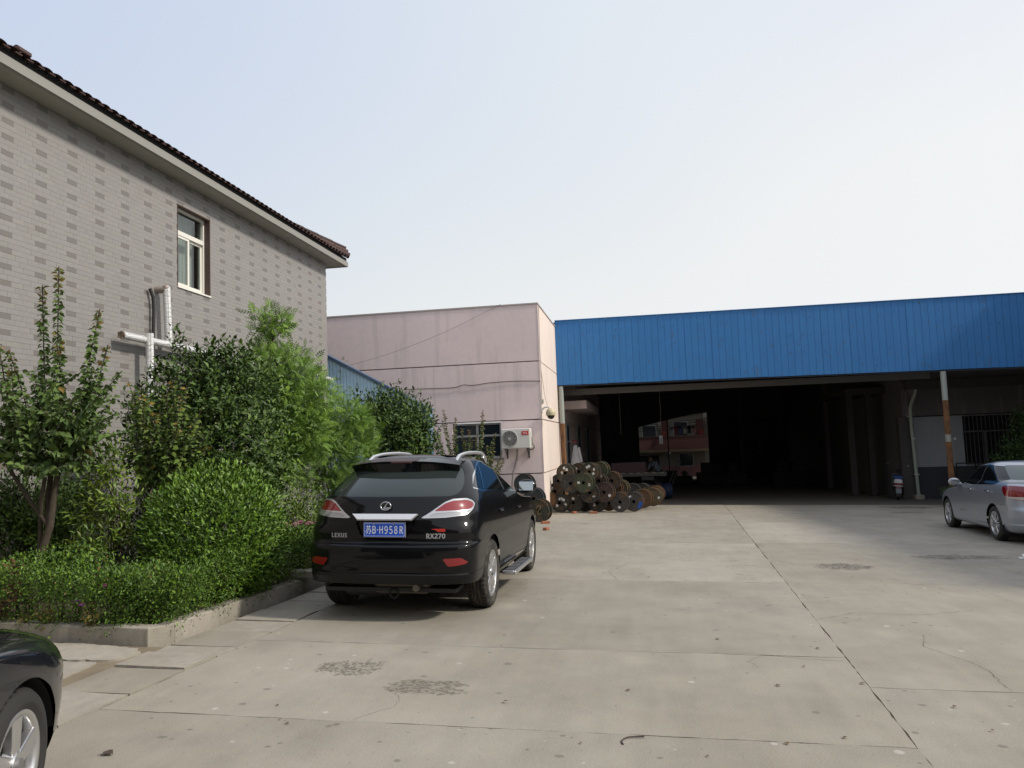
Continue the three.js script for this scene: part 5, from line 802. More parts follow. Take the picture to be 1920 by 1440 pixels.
{ // a second dark evergreen behind the car
  const t = thing('osmanthus_tree', 'dark green rounded tree in front of the pink wall, just behind the black car', 'tree'), r = rng(102), base = V(-4.75, -0.1, -14.4), fork = V(-4.75, 0.7, -14.4);
  const L = [[-4.75, 2.05, -14.4, 0.8, 0.78, 0.75], [-5.35, 2.35, -14.5, 0.55, 0.5, 0.5], [-4.25, 2.05, -14.3, 0.5, 0.45, 0.5], [-4.35, 1.75, -14.3, 0.55, 0.6, 0.6], [-5.15, 2.05, -14.5, 0.5, 0.55, 0.6], [-4.65, 1.35, -14.2, 0.75, 0.6, 0.6], [-4.95, 2.5, -14.4, 0.58, 0.45, 0.5], [-4.45, 2.42, -14.4, 0.5, 0.42, 0.5], [-4.2, 1.3, -14.5, 0.4, 0.5, 0.5]];
  const tr = limb(base, fork, 0.07, 0.06, r); for (const l of L) tr.push(...limb(fork, V(l[0], l[1], l[2]), 0.035, 0.01, r, 0.15));
  obj('trunk', tr, bark, t);
  const f = new Foliage(leafGeo(0.105, 0.042, 0.22, 0.2), leafMat(0.58, 0), 112);
  lobedCrown(f, L, 1900, 8, 1, osmGreen, { spread: 1.0, shell: 0.5 });
  for (const [x, y, z] of [[-5.2, 2.5, -14.4], [-4.6, 2.8, -14.3], [-5.45, 2.75, -14.4], [-4.3, 2.3, -14.3], [-3.95, 2.2, -14.3], [-3.85, 1.75, -14.3], [-5.0, 2.75, -14.4]]) for (let k = 0; k < 5; k++) f.rosette(V(x + (r() - 0.5) * 0.12, y + 0.05 * k, z + (r() - 0.5) * 0.1), V((r() - 0.5) * 0.7, 1, (r() - 0.5) * 0.7), 5, 1, osmGreen, 0.9);
  f.build('crown', t);
}
const brightGreen = palette([[0.165, 0.285, 0.034], [0.135, 0.240, 0.030], [0.205, 0.330, 0.042], [0.095, 0.180, 0.026]]);
const darkBright = palette([[0.095, 0.180, 0.028], [0.078, 0.150, 0.024], [0.130, 0.225, 0.034]]);
{ // the tall feathery tree by the grey wall
  const t = thing('feathery_tree', 'tall light green feathery tree against the grey wall with a topmost tuft', 'tree'), r = rng(103), base = V(-5.8, -0.05, -11.3);
  const L = [[-5.45, 2.85, -11.2, 0.6, 0.55, 0.6], [-5.1, 2.55, -11.2, 0.48, 0.5, 0.55], [-5.35, 2.1, -11.1, 0.5, 0.6, 0.6], [-5.85, 3.05, -11.3, 0.4, 0.4, 0.45], [-5.0, 1.95, -11.2, 0.35, 0.45, 0.4], [-5.4, 1.5, -11.0, 0.5, 0.5, 0.5]];
  const tuft = [-5.66, 3.74, -11.25, 0.36, 0.27, 0.34];
  const fork = V(-5.7, 1.2, -11.3), tr = limb(base, fork, 0.06, 0.05, r); for (const l of L) tr.push(...limb(fork, V(l[0], l[1], l[2]), 0.03, 0.008, r, 0.2)); tr.push(...limb(V(-5.72, 2.6, -11.25), V(-5.66, 3.6, -11.25), 0.022, 0.01, r, 0.1)); for (let k = 0; k < 12; k++) tr.push(...limb(V(-5.67, 3.3 + 0.02 * k, -11.25), V(tuft[0] + (r() - 0.5) * 0.62, tuft[1] + (r() - 0.3) * 0.4, tuft[2] + (r() - 0.5) * 0.5), 0.007, 0.003, r, 0.08));
  obj('trunk', tr, bark, t);
  const f = new Foliage(frondGeo(4, 0.15, 0.058, 0.02), leafMat(0.9, 0.35), 113);
  lobedCrown(f, L, 1500, 2, 0.95, brightGreen, { spread: 0.8, shell: 0.35, up: 0.3 });
  lobedCrown(f, [tuft], 100, 2, 1.0, brightGreen, { spread: 0.8, shell: 0.2 });
  f.build('crown', t);
}
{ // the bright feathery bush nearer the car
  const t = thing('feathery_bush', 'yellow-green feathery bush between the two dark trees', 'bush'), r = rng(104);
  const L = [[-5.1, 2.1, -12.3, 0.55, 0.5, 0.55], [-4.75, 2.15, -12.2, 0.38, 0.4, 0.4], [-5.5, 1.95, -12.4, 0.42, 0.45, 0.5], [-5.1, 1.55, -12.1, 0.6, 0.5, 0.5], [-4.6, 1.75, -12.2, 0.35, 0.4, 0.4], [-5.05, 1.0, -12.1, 0.5, 0.5, 0.5], [-4.75, 1.0, -11.9, 0.3, 0.4, 0.3]];
  const tr = []; for (const l of L) tr.push(...limb(V(-5.1 + (r() - 0.5) * 0.2, -0.05, -12.3), V(l[0], l[1] + 0.2, l[2]), 0.02, 0.007, r, 0.15)); obj('stem', tr, bark, t);
  const f = new Foliage(frondGeo(5, 0.17, 0.05, 0.014), leafMat(0.9, 0.35), 114);
  lobedCrown(f, L, 1500, 2, 0.95, (q) => (q() < 0.65 ? brightGreen : darkBright)(q), { spread: 0.8, shell: 0.35, up: 0.25 });
  f.build('foliage', t);
}
{ // a thin sapling in front of the lean-to
  const t = thing('sapling', 'thin pale-leaved sapling in front of the blue lean-to', 'sapling'), r = rng(105), tr = [];
  const f = new Foliage(frondGeo(4, 0.16, 0.06, 0.02), leafMat(0.9, 0.35), 115), pal = palette([[0.13, 0.20, 0.06], [0.09, 0.16, 0.05], [0.16, 0.22, 0.09]]);
  for (let k = 0; k < 8; k++) { const e = V(-7.1 + (r() - 0.5) * 1.1, 2.8 + r() * 1.0, -16.9 + (r() - 0.5) * 0.6); tr.push(...limb(V(-6.85, -0.1, -16.9), e, 0.012, 0.004, r, 0.25)); for (let i = 0; i < 42; i++) { const u = 0.45 + 0.55 * r(); f.rosette(V(-6.85, -0.1, -16.9).lerp(e, u).add(rand3(r).multiplyScalar(0.2)), V(r() - 0.5, 0.3, r() - 0.5), 1, 0.9, pal); } }
  obj('stem', tr, bark, t); f.build('foliage', t);
}
// crape myrtles: upright shoots with paired round leaves, bronze at the tips
function shoots(f, tr, list, r, size, step, tipPal, pal, sparse = 0) {
  for (const [a, b, bend, rr] of list) {
    const c = new THREE.CatmullRomCurve3([a, a.clone().lerp(b, 0.45).add(V((r() - 0.5) * bend, 0, (r() - 0.5) * bend)), b]), len = c.getLength(), n = Math.round(len / step);
    tr.push(new THREE.TubeGeometry(c, 10, rr ?? 0.007, 5));
    for (let i = 2; i < n; i++) {
      const t = i / n, p = c.getPointAt(t), d = c.getTangentAt(t), an = i * 1.57 + (r() - 0.5) * 0.9; if (r() < sparse) continue;
      for (const s of [0, Math.PI]) { const o = V(Math.cos(an + s), t > 0.8 ? 0.3 : -0.15 - 0.45 * r(), Math.sin(an + s)), k = (1 - 0.5 * t) * (0.95 + 0.4 * r()), nrm = V(Math.cos(an + s) * 0.7, 0.7, Math.sin(an + s) * 0.7).add(rand3(r).multiplyScalar(0.8)); f.add(p.clone().addScaledVector(o, 0.008), o.add(rand3(r).multiplyScalar(0.3)), nrm, size * k, (t > 0.86 || r() < 0.03 ? tipPal : pal)(r)); if (t > 0.3 && r() < 0.8) { const o2 = V(Math.cos(an + s + 1.2), -0.3 * r(), Math.sin(an + s + 1.2)); f.add(p, o2, V(0.3, 0.6, 0.5).add(rand3(r)), size * k * 0.85, pal(r)); } }
    }
  }
}
const myrtle = palette([[0.092, 0.155, 0.040], [0.072, 0.128, 0.034], [0.115, 0.180, 0.046]]), bronze = palette([[0.20, 0.14, 0.055], [0.16, 0.13, 0.05], [0.24, 0.15, 0.06]]), yellowed = palette([[0.15, 0.20, 0.04], [0.30, 0.19, 0.03], [0.12, 0.17, 0.03]]);
{
  const t = thing('crape_myrtle', 'young multi-stemmed tree with tall leafy shoots at the far left', 'tree'), r = rng(106), tr = [], f = new Foliage(leafGeo(0.085, 0.056, 0.16, 0.25, 0.42), leafMat(0.9, 0.3), 116);
  const foot = V(-6.72, 0.05, -7.6), k1 = V(-6.48, 0.95, -7.6);
  tr.push(rod(foot, V(-6.64, 0.5, -7.6), 0.058, 0.048, 10), rod(V(-6.64, 0.5, -7.6), k1, 0.048, 0.04, 10), ...limb(k1, V(-6.25, 1.75, -7.6), 0.04, 0.025, r), ...limb(k1, V(-6.55, 1.8, -7.7), 0.038, 0.022, r), ...limb(V(-6.6, 0.6, -7.6), V(-6.5, 1.5, -7.55), 0.03, 0.02, r), ...limb(k1, V(-6.9, 1.75, -7.4), 0.03, 0.015, r));
  const S = [[V(-6.4, 1.8, -7.6), V(-6.4, 3.86, -7.6), 0.1], [V(-6.55, 1.8, -7.65), V(-6.65, 3.68, -7.65), 0.12], [V(-6.2, 1.7, -7.6), V(-5.88, 3.34, -7.6), 0.15], [V(-6.1, 1.6, -7.6), V(-5.7, 2.92, -7.5), 0.15], [V(-6.8, 1.7, -7.5), V(-7.08, 3.04, -7.5), 0.15], [V(-6.85, 1.7, -7.4), V(-6.85, 2.75, -7.45), 0.15], [V(-6.95, 1.7, -7.3), V(-7.35, 2.6, -7.3), 0.15], [V(-6.45, 1.8, -7.6), V(-6.3, 3.0, -7.5), 0.15], [V(-6.6, 1.75, -7.5), V(-6.75, 2.9, -7.3), 0.2]];
  for (let k = 0; k < 74; k++) { const a = V(-6.5 + (r() - 0.5) * 0.8, 1.5 + r() * 0.5, -7.55 + (r() - 0.5) * 0.4), ang = r() * 6.28, h = 0.25 + r() * 0.75; S.push([a, a.clone().add(V(Math.cos(ang) * (0.3 + 0.4 * r()), h - 0.25, Math.sin(ang) * 0.4)), 0.2, 0.005]); }
  for (const k of [0, 1, 2]) S.push([V(-6.3, 1.9, -7.5), V(-5.65 + 0.2 * k, 2.35 - 0.2 * k, -7.3), 0.1, 0.005]);
  shoots(f, tr, S.slice(0, 9), r, 1.3, 0.04, bronze, myrtle); shoots(f, tr, S.slice(9), r, 1.3, 0.042, myrtle, myrtle);
  obj('trunk', tr, bark, t); f.build('crown', t);
  const t2 = thing('crape_myrtle', 'yellowing shoots with bronze tips mingled in front of the large dark tree', 'shrub'), f2 = new Foliage(leafGeo(0.085, 0.052, 0.16, 0.25, 0.42), leafMat(0.9, 0.3), 117), tr2 = [], S2 = [];
  for (let k = 0; k < 34; k++) { const a = V(-5.7 + (r() - 0.5) * 0.5, 0.9 + r() * 0.6, -8.45), e = V(-6.1 + r() * 1.05, 1.75 + r() * 0.9, -8.45 + (r() - 0.5) * 0.5); if (e.y > 2.1 && e.x > -5.3) e.y -= 0.35; S2.push([a, e, 0.2, 0.005]); }
  for (let k = 0; k < 4; k++) S2.push([V(-5.65, 0.1, -8.2), V(-5.7 + k * 0.15, 1.3, -8.25), 0.1, 0.011]);
  shoots(f2, tr2, S2, r, 1.15, 0.05, yellowed, palette([[0.105, 0.170, 0.030], [0.082, 0.142, 0.028], [0.135, 0.20, 0.034]]), 0.1); obj('stem', tr2, bark, t2); f2.build('foliage', t2);
  const t3 = thing('crape_myrtle', 'thin reddish-tipped shoots in front of the pink building window', 'shrub'), f3 = new Foliage(leafGeo(0.075, 0.05, 0.16, 0.25, 0.42), leafMat(0.9, 0.3), 118), tr3 = [], S3 = [];
  const tips = [[-4.84, 2.62], [-4.56, 2.42], [-3.88, 2.58], [-4.4, 2.15], [-4.2, 2.1], [-3.55, 2.0], [-5.05, 2.1], [-4.7, 2.0], [-4.0, 2.0], [-3.4, 1.55], [-3.5, 1.25], [-4.35, 1.8], [-3.8, 1.7], [-4.95, 1.7], [-3.65, 1.6]];
  for (const [x, y] of tips) for (let k = 0; k < 2; k++) S3.push([V(-4.3 + (x + 4.3) * 0.45 + (r() - 0.5) * 0.25, 0.4, -18.8 + (r() - 0.5) * 0.4), V(x + (r() - 0.5) * 0.14 * k, y - 0.25 * k, -18.8 + (r() - 0.5) * 0.3), 0.12, 0.006]);
  for (let k = 0; k < 12; k++) S3.push([V(-4.3 + (r() - 0.5) * 0.4, -0.2, -18.8), V(-4.3 + (r() - 0.5) * 1.2, 1.2, -18.8 + (r() - 0.5) * 0.4), 0.1, 0.012]);
  shoots(f3, tr3, S3, r, 1.25, 0.048, bronze, palette([[0.075, 0.125, 0.03], [0.06, 0.105, 0.028], [0.13, 0.13, 0.04]]), 0.12); obj('stem', tr3, bark, t3); f3.build('foliage', t3);
}
{ // clipped round bush
  const t = thing('round_bush', 'bright green bush clipped to a dome behind the low hedge', 'bush'), r = rng(107), L = [[-4.92, 0.74, -8.3, 0.82, 0.84, 0.74]];
  const tr = []; for (let k = 0; k < 14; k++) tr.push(...limb(V(-4.98 + (r() - 0.5) * 0.2, -0.05, -8.35), V(-4.98, 0.6, -8.35).add(rand3(r).multiplyScalar(0.6)), 0.016, 0.006, r, 0.15)); obj('stem', tr.filter(Boolean), bark, t);
  const f = new Foliage(leafGeo(0.062, 0.026, 0.2, 0.08, 0.58), leafMat(0.5, 0), 119);
  lobedCrown(f, L, 2600, 7, 1.05, palette([[0.105, 0.190, 0.024], [0.082, 0.158, 0.021], [0.130, 0.220, 0.028], [0.060, 0.118, 0.019]]), { spread: 0.75, shell: 0.88, up: 0.6 });
  lobedCrown(f, [[-4.98, 0.7, -8.35, 0.7, 0.66, 0.62]], 500, 6, 0.9, palette([[0.062, 0.122, 0.020], [0.045, 0.09, 0.018]]), { shell: 0.3 });
  f.build('foliage', t);
}
{ // shrubs between
  const mk = (label, lobes, foot, n, pal, seed, gl, gw, sp, cat = 'shrub') => { const t = thing('shrub', label, cat), r = rng(seed), tr = []; for (const l of lobes) for (let k = 0; k < 2; k++) tr.push(...limb(V(foot[0] + (r() - 0.5) * 0.15, gy(foot[0], foot[1]) + 0.05, foot[1] + (r() - 0.5) * 0.15), V(l[0] + (r() - 0.5) * l[3], l[1] + (r() - 0.3) * l[4], l[2]), 0.013, 0.005, r, 0.15)); obj('stem', tr, bark, t); const f = new Foliage(leafGeo(gl, gw, 0.18, 0.15, 0.5), leafMat(0.5, 0), seed + 300); lobedCrown(f, lobes, n, 6, 1, pal, { spread: sp, shell: 0.35, up: 0.6 }); f.build('foliage', t); };
  mk('loose yellow-green long-leaved shrub right of the young tree trunk', [[-6.1, 1.6, -8.0, 0.36, 0.36, 0.35], [-5.95, 1.25, -7.95, 0.38, 0.3, 0.35], [-6.3, 1.15, -8.0, 0.33, 0.3, 0.3], [-5.85, 0.85, -7.9, 0.3, 0.3, 0.3], [-6.1, 0.75, -7.8, 0.36, 0.3, 0.3]], [-5.85, -8.0], 330, palette([[0.125, 0.185, 0.032], [0.095, 0.155, 0.028], [0.072, 0.125, 0.024], [0.16, 0.205, 0.034]]), 121, 0.105, 0.026, 0.75);
  mk('dense dark shrub against the wall at the far left edge', [[-7.2, 0.95, -8.5, 0.5, 0.62, 0.6], [-7.0, 0.6, -8.2, 0.55, 0.6, 0.5], [-7.25, 1.15, -7.9, 0.42, 0.5, 0.4], [-6.85, 0.95, -8.0, 0.4, 0.5, 0.35], [-7.45, 0.7, -7.5, 0.32, 0.7, 0.4], [-7.4, 1.3, -9.1, 0.35, 0.35, 0.4], [-6.75, 0.45, -8.1, 0.5, 0.5, 0.4], [-7.45, 1.25, -8.0, 0.35, 0.4, 0.4], [-7.6, 0.8, -7.6, 0.3, 0.6, 0.4]], [-7.2, -8.4], 2400, palette([[0.062, 0.118, 0.026], [0.050, 0.098, 0.022], [0.10, 0.16, 0.03]]), 122, 0.07, 0.03, 0.9);
  mk('small-leaved green shrub beside the left tail lamp of the black car', [[-4.9, 0.95, -10.4, 0.42, 0.4, 0.45], [-4.6, 0.7, -10.3, 0.3, 0.4, 0.4], [-5.2, 0.75, -10.3, 0.4, 0.4, 0.4], [-4.75, 0.5, -10.6, 0.4, 0.4, 0.5]], [-4.9, -10.4], 800, palette([[0.10, 0.165, 0.028], [0.078, 0.135, 0.024], [0.135, 0.19, 0.03]]), 123, 0.05, 0.024, 0.9);
  mk('dark low shrub under the large dark tree beside the round bush', [[-6.0, 0.45, -8.5, 0.5, 0.4, 0.4], [-5.6, 0.4, -8.9, 0.5, 0.4, 0.4], [-6.4, 0.5, -8.7, 0.5, 0.5, 0.4], [-5.5, 0.7, -9.8, 0.7, 0.5, 0.5], [-6.5, 1.0, -9.2, 0.5, 0.5, 0.4], [-5.9, 1.0, -9.4, 0.6, 0.5, 0.4]], [-6.0, -8.6], 1100, palette([[0.046, 0.092, 0.022], [0.036, 0.075, 0.02]]), 124, 0.08, 0.03, 0.9);
  mk('pale green shoots rising behind the car roof by the kerb', [[-4.45, 0.85, -12.4, 0.3, 0.5, 0.4], [-4.35, 0.5, -11.6, 0.3, 0.4, 0.5]], [-4.45, -12.2], 260, brightGreen, 125, 0.09, 0.022, 0.7);
  mk('dark bush by the barred window behind the silver car', [[12.25, 1.1, -27.3, 0.85, 1.0, 0.6], [12.3, 1.9, -27.3, 0.5, 0.5, 0.5], [11.6, 0.5, -27.2, 0.6, 0.5, 0.5]], [12.2, -27.3], 600, palette([[0.035, 0.075, 0.02], [0.028, 0.06, 0.018], [0.05, 0.1, 0.03]]), 126, 0.11, 0.05, 0.9, 'bush');
  mk('small weedy plant at the foot of the rusty post by the silver car', [[8.95, -0.2, -25.0, 0.25, 0.22, 0.2]], [8.95, -25.0], 60, palette([[0.04, 0.08, 0.025]]), 127, 0.1, 0.03, 0.8, 'plant');
}
{ // the low box hedge along the kerb
  const t = thing('box_hedge', 'low clipped green hedge growing along the kerb', 'hedge'), r = rng(108), f = new Foliage(leafGeo(0.034, 0.017, 0.18, 0.06, 0.5), leafMat(0.6, 0), 128), tr = [];
  const top = (x, z) => 0.66 + 0.07 * Math.sin(x * 3.1 + z * 1.7) + 0.05 * Math.sin(z * 4.3 - x * 2.2) + (z > -6.9 ? -0.02 : 0.02);
  const lit = palette([[0.125, 0.215, 0.022], [0.095, 0.175, 0.020], [0.070, 0.138, 0.018]]), low = palette([[0.052, 0.104, 0.017], [0.040, 0.084, 0.015], [0.064, 0.120, 0.018]]), brown = palette([[0.13, 0.09, 0.035]]);
  const run = (n, pt) => { for (let i = 0; i < n; i++) { const [x, z] = pt(); const g = gy(x, z), h = top(x, z), q = r(), onTop = q < 0.42; let y = onTop ? h - 0.1 * r() * r() + 0.03 * r() : 0.15 + (h - 0.17) * r(); const wig = 0.05 * Math.sin(x * 9 + y * 7) + 0.05 * Math.sin(z * 8.3 + y * 5); let p = V(x + wig, g + y, z + wig); const d = V((r() - 0.5) * 1.4, onTop ? 1 : 0.55, (r() - 0.5) * 1.4); if (!onTop) { d.x += 0.5; d.z += 0.3; } f.rosette(p, d, 5, 1 + (onTop ? 0.25 : 0), (k) => (k() < 0.02 ? brown : k() < 0.5 ? lit : low)(k), 0.85); } };
  // end run along the near kerb and long run along the yard, with a deeper core
  run(5600, () => [-7.9 + 3.47 * r(), -6.46 - 0.72 * r() ** 1.5]);
  run(7200, () => { const z = -6.62 - 4.1 * r() ** 1.15; return [-4.37 - 0.74 * r() ** 1.5 + Math.max(0, -z - 6.6) * 0.035, z]; });
  run(1500, () => { const z = -10.6 - 9.5 * r(); return [-4.4 - 0.35 * r() + (-z - 10) * 0.03, z]; });
  for (let i = 0; i < 130; i++) { const a = i < 55, x = a ? -7.8 + 3.2 * r() : -4.8 - 0.25 * r(), z = a ? -6.95 : -6.8 - 4.4 * r(); tr.push(...limb(V(x, gy(x, z) + 0.05, z), V(x + (r() - 0.5) * 0.2, gy(x, z) + 0.5, z + (r() - 0.5) * 0.2), 0.009, 0.004, r, 0.06)); }
  obj('stem', tr, bark, t).userData.kind = 'stuff'; f.build('foliage', t);
}
{ // small bedding plants at the kerb
  const bed = (label, list, pal, seed, flower, fl) => { const t = thing('bedding_plant', label, 'plant'), f = new Foliage(leafGeo(0.038, 0.03, 0.12, 0.1, 0.5), leafMat(0.9, 0.3), seed); for (const [x, y, z, rr, n] of list) for (let i = 0; i < n; i++) { const d = rand3(f.r); d.y = Math.abs(d.y); f.rosette(V(x + d.x * rr * f.r(), gy(x, z) + y + d.y * rr * 0.8 * f.r(), z + d.z * rr * f.r()), d.add(V(0, 0.6, 0.4)), 4, 1, pal, 0.9); } f.build('foliage', t); if (flower) { const r = rng(seed); obj('flower', flower.map(([x, y, z]) => [0, 1, 2, 3, 4].map((k) => place(new THREE.SphereGeometry(0.014, 6, 4).scale(1, 0.5, 1), x + 0.016 * Math.cos(k * 1.26), gy(x, z) + y, z + 0.016 * Math.sin(k * 1.26), 0.5))).flat(), std(fl, 0.8), t); } };
  const gold = palette([[0.20, 0.16, 0.04], [0.15, 0.09, 0.03], [0.12, 0.11, 0.035], [0.24, 0.19, 0.06]]), red = palette([[0.15, 0.06, 0.04], [0.18, 0.10, 0.05], [0.10, 0.05, 0.03]]);
  bed('golden-leaved plant with a purple flower spilling over the near kerb', [[-5.12, 0.2, -6.5, 0.11, 40], [-5.2, 0.3, -6.58, 0.1, 20]], gold, 131, [[-5.25, 0.36, -6.52], [-5.2, 0.33, -6.5]], [0.2, 0.06, 0.22]);
  bed('golden-brown low plant at the hedge foot above the dark car bonnet', [[-5.62, 0.2, -6.55, 0.14, 46], [-5.85, 0.16, -6.55, 0.1, 20]], gold, 132);
  bed('reddish brown leafy patch in the hedge at the left picture edge', [[-5.95, 0.45, -6.55, 0.14, 40], [-6.02, 0.62, -6.6, 0.14, 40], [-6.1, 0.28, -6.55, 0.14, 30]], red, 133);
  bed('withered brown clump hanging over the kerb left of the black car', [[-4.42, 0.22, -8.55, 0.08, 20], [-4.4, 0.3, -9.05, 0.05, 9]], palette([[0.2, 0.12, 0.06], [0.15, 0.09, 0.05]]), 134);
  bed('pink flowering patch on the hedge top beside the black car', [[-4.62, 0.70, -9.6, 0.16, 20], [-4.55, 0.72, -9.9, 0.12, 14]], palette([[0.14, 0.10, 0.06], [0.1, 0.12, 0.05]]), 135, [...Array(26).keys()].map((i) => [-4.72 + 0.32 * hash(i, 1, 5), 0.76 + 0.06 * hash(i, 2, 5), -9.45 - 0.55 * hash(i, 3, 5)]), [0.28, 0.10, 0.15]);
  tag(obj('hedge_flower', [[-5.0, 0.5, -6.55]].map(([x, y, z]) => place(new THREE.SphereGeometry(0.02, 8, 6), x, gy(x, z) + y, z)), std([0.28, 0.08, 0.16], 0.8)), 'single pink flower showing in the front of the hedge', 'flower');
}
const SPOOLS = [
  [-2.19, 0.80, -22.30, 0.275, 'green', 3, 'grey-green spool topmost at the left end of the pile against the rusty post'],
  [-1.84, 0.81, -22.75, 0.265, 'brown', 2, 'brown spool in the top row, half hidden between two green ones'],
  [-1.50, 0.81, -22.45, 0.27, 'green', 4, 'olive spool with several white papers in the top row of the pile'],
  [-1.22, 0.84, -22.80, 0.25, 'moss', 0, 'plain moss-green spool at the right end of the top row'],
  [-2.05, 0.51, -22.10, 0.275, 'dark', 0, 'dark grey-green spool left of the frontmost mossy one'],
  [-1.64, 0.54, -21.75, 0.275, 'moss', 2, 'frontmost mossy green spool in the upper middle of the pile'],
  [-1.27, 0.53, -22.70, 0.24, 'brown', 1, 'brown spool with one paper just under the moss-green top right one'],
  [-0.90, 0.51, -23.00, 0.275, 'brown', 0, 'dull brown spool on the right slope of the pile under the top row'],
  [-0.87, 0.26, -23.20, 0.25, 'rusty', 0, 'rust-orange spool on the right slope of the pile'],
  [-0.67, 0.26, -23.50, 0.24, 'ochre', 0, 'yellowish spool last on the right slope of the pile'],
  [-2.56, 0.26, -22.60, 0.245, 'brown', 2, 'brown spool at the left end of the middle row against the bright wall'],
  [-2.50, 0.55, -23.00, 0.2, 'dark', 1, 'small dark spool peeping out at the upper left of the pile'],
  [-2.43, -0.07, -22.50, 0.275, 'dark', 5, 'dark spool with many white papers, bottom row far left'],
  [-2.02, -0.07, -22.50, 0.285, 'dark', 1, 'dark plain spool second from left in the bottom row'],
  [-1.92, 0.13, -22.85, 0.275, 'red', 0, 'reddish spool behind the dark ones in the lower left middle'],
  [-1.52, 0.22, -22.20, 0.285, 'dark', 1, 'dark spool with one paper directly under the frontmost mossy one'],
  [-1.11, 0.22, -22.30, 0.285, 'red', 1, 'red-brown spool with one white paper on its left side'],
  [-1.71, -0.12, -22.90, 0.25, 'dark', 0, 'dark spool deep in the bottom row under the dark papered one'],
  [-1.34, -0.10, -22.60, 0.265, 'dark', 1, 'dark spool in the middle of the bottom row'],
  [-1.02, -0.13, -22.85, 0.23, 'rusty', 1, 'rusty spool in the bottom row left of the grey one'],
  [-0.68, -0.08, -22.55, 0.285, 'gray', 1, 'grey spool standing at the right front corner of the main pile'],
  [-0.29, -0.09, -22.65, 0.285, 'gray', 1, 'grey spool with a blue painted patch at its rim'],
  [-0.03, -0.06, -23.35, 0.28, 'rusty', 0, 'rusty spool behind the blue-patched one'],
  [0.27, -0.06, -23.90, 0.28, 'ochre', 1, 'yellow-brown spool with a white paper, rightmost in front'],
  [0.37, -0.01, -24.35, 0.255, 'rusty', 0, 'rusty spool last at the right, half behind the yellow-brown one'],
  [-0.34, 0.09, -24.20, 0.26, 'dark', 0, 'dark spool behind the grey pair on the right'],
  [-0.04, 0.07, -24.50, 0.26, 'dark', 0, 'dark spool behind the rusty one on the right'],
  [-3.17, 0.61, -20.60, 0.275, 'slate', 0, 'slate-blue spool topmost beside the black car mirror'],
  [-2.87, 0.24, -20.25, 0.285, 'slate', 0, 'slate-blue spool below the topmost one beside the black car'],
  [-2.60, 0.00, -19.30, 0.285, 'green', 0, 'olive spool with a yellow mark nearest the black car front wheel'],
  [-2.76, 0.05, -22.20, 0.24, 'rusty', 1, 'bright rusty spool between the pile and the spools by the car'],
];

// ------------------------------------------------------------------ the pile of steel spools
const spoolPaint = { green: [0.048, 0.050, 0.034], dark: [0.034, 0.034, 0.031], brown: [0.066, 0.048, 0.034], red: [0.062, 0.036, 0.031], gray: [0.062, 0.056, 0.052], slate: [0.042, 0.050, 0.054], rusty: [0.115, 0.06, 0.028], ochre: [0.10, 0.08, 0.045], moss: [0.052, 0.062, 0.034] };
const spoolMats = {};
Object.entries(spoolPaint).forEach(([k, c], i) => { spoolMats[k] = std([1, 1, 1], 0.85, { map: colourMap(256, 0.6, (u, v) => { const a = fbm(u, v, 5, 5, 4, 300 + i), b = fbm(u, v, 18, 18, 4, 330 + i), f = fbm(u, v, 60, 60, 2, 350 + i); let q = c.map((x) => x * (0.65 + 0.75 * b)); q = mixc(q, [0.14, 0.07, 0.03], 0.75 * sm(0.55, 0.72, a)); return mixc(q, [0.24, 0.22, 0.18], 0.6 * sm(0.70, 0.78, f)); }), bumpMap: grain, bumpScale: 0.004 }); });
function makeSpool(kind, R, W) {
  const t = new THREE.Group(); const prof = (z0, z1) => [[0.05, z0], [R - 0.012, z0], [R, z0 + 0.004], [R, z1 - 0.004], [R - 0.012, z1], [0.05, z1]];
  const flange = (z) => [new THREE.LatheGeometry([[0.045, z - 0.008], [R - 0.03, z - 0.008], [R - 0.026, z + 0.012], [R - 0.004, z + 0.012], [R, z + 0.006], [R, z - 0.012], [R - 0.004, z - 0.016], [0.045, z - 0.016], [0.045, z - 0.008]].map((p) => new THREE.Vector2(...p)), 40).rotateX(Math.PI / 2), new THREE.TorusGeometry(0.058, 0.012, 8, 24).translate(0, 0, z - 0.004), ...[0, 1, 2, 3].map((k) => place(new THREE.BoxGeometry(0.012, R * 0.62, 0.006), 0, 0, 0).translate(0, R * 0.5, z - 0.005).rotateZ(k * 1.5708 + 0.3))];
  obj('flange', flange(W / 2).map((g) => uvFace(clean(g))), spoolMats[kind], t); obj('flange', flange(W / 2).map((g) => uvFace(clean(g.rotateY(Math.PI)))), spoolMats[kind], t);
  obj('barrel', [triUV(clean(new THREE.CylinderGeometry(R * 0.55, R * 0.55, W - 0.02, 28, 1, true).rotateX(Math.PI / 2)))], kind === 'green' || kind === 'dark' ? spoolMats.dark : M.rust, t);
  obj('bore', [new THREE.CylinderGeometry(0.044, 0.044, W, 16, 1, true).rotateX(Math.PI / 2), new THREE.CircleGeometry(0.044, 16).translate(0, 0, -W / 2 + 0.05)], M.gap, t);
  return t;
}
function uvFace(g) { const p = g.attributes.position, uv = g.attributes.uv; for (let i = 0; i < p.count; i++) uv.setXY(i, p.getX(i), p.getY(i)); return g; }
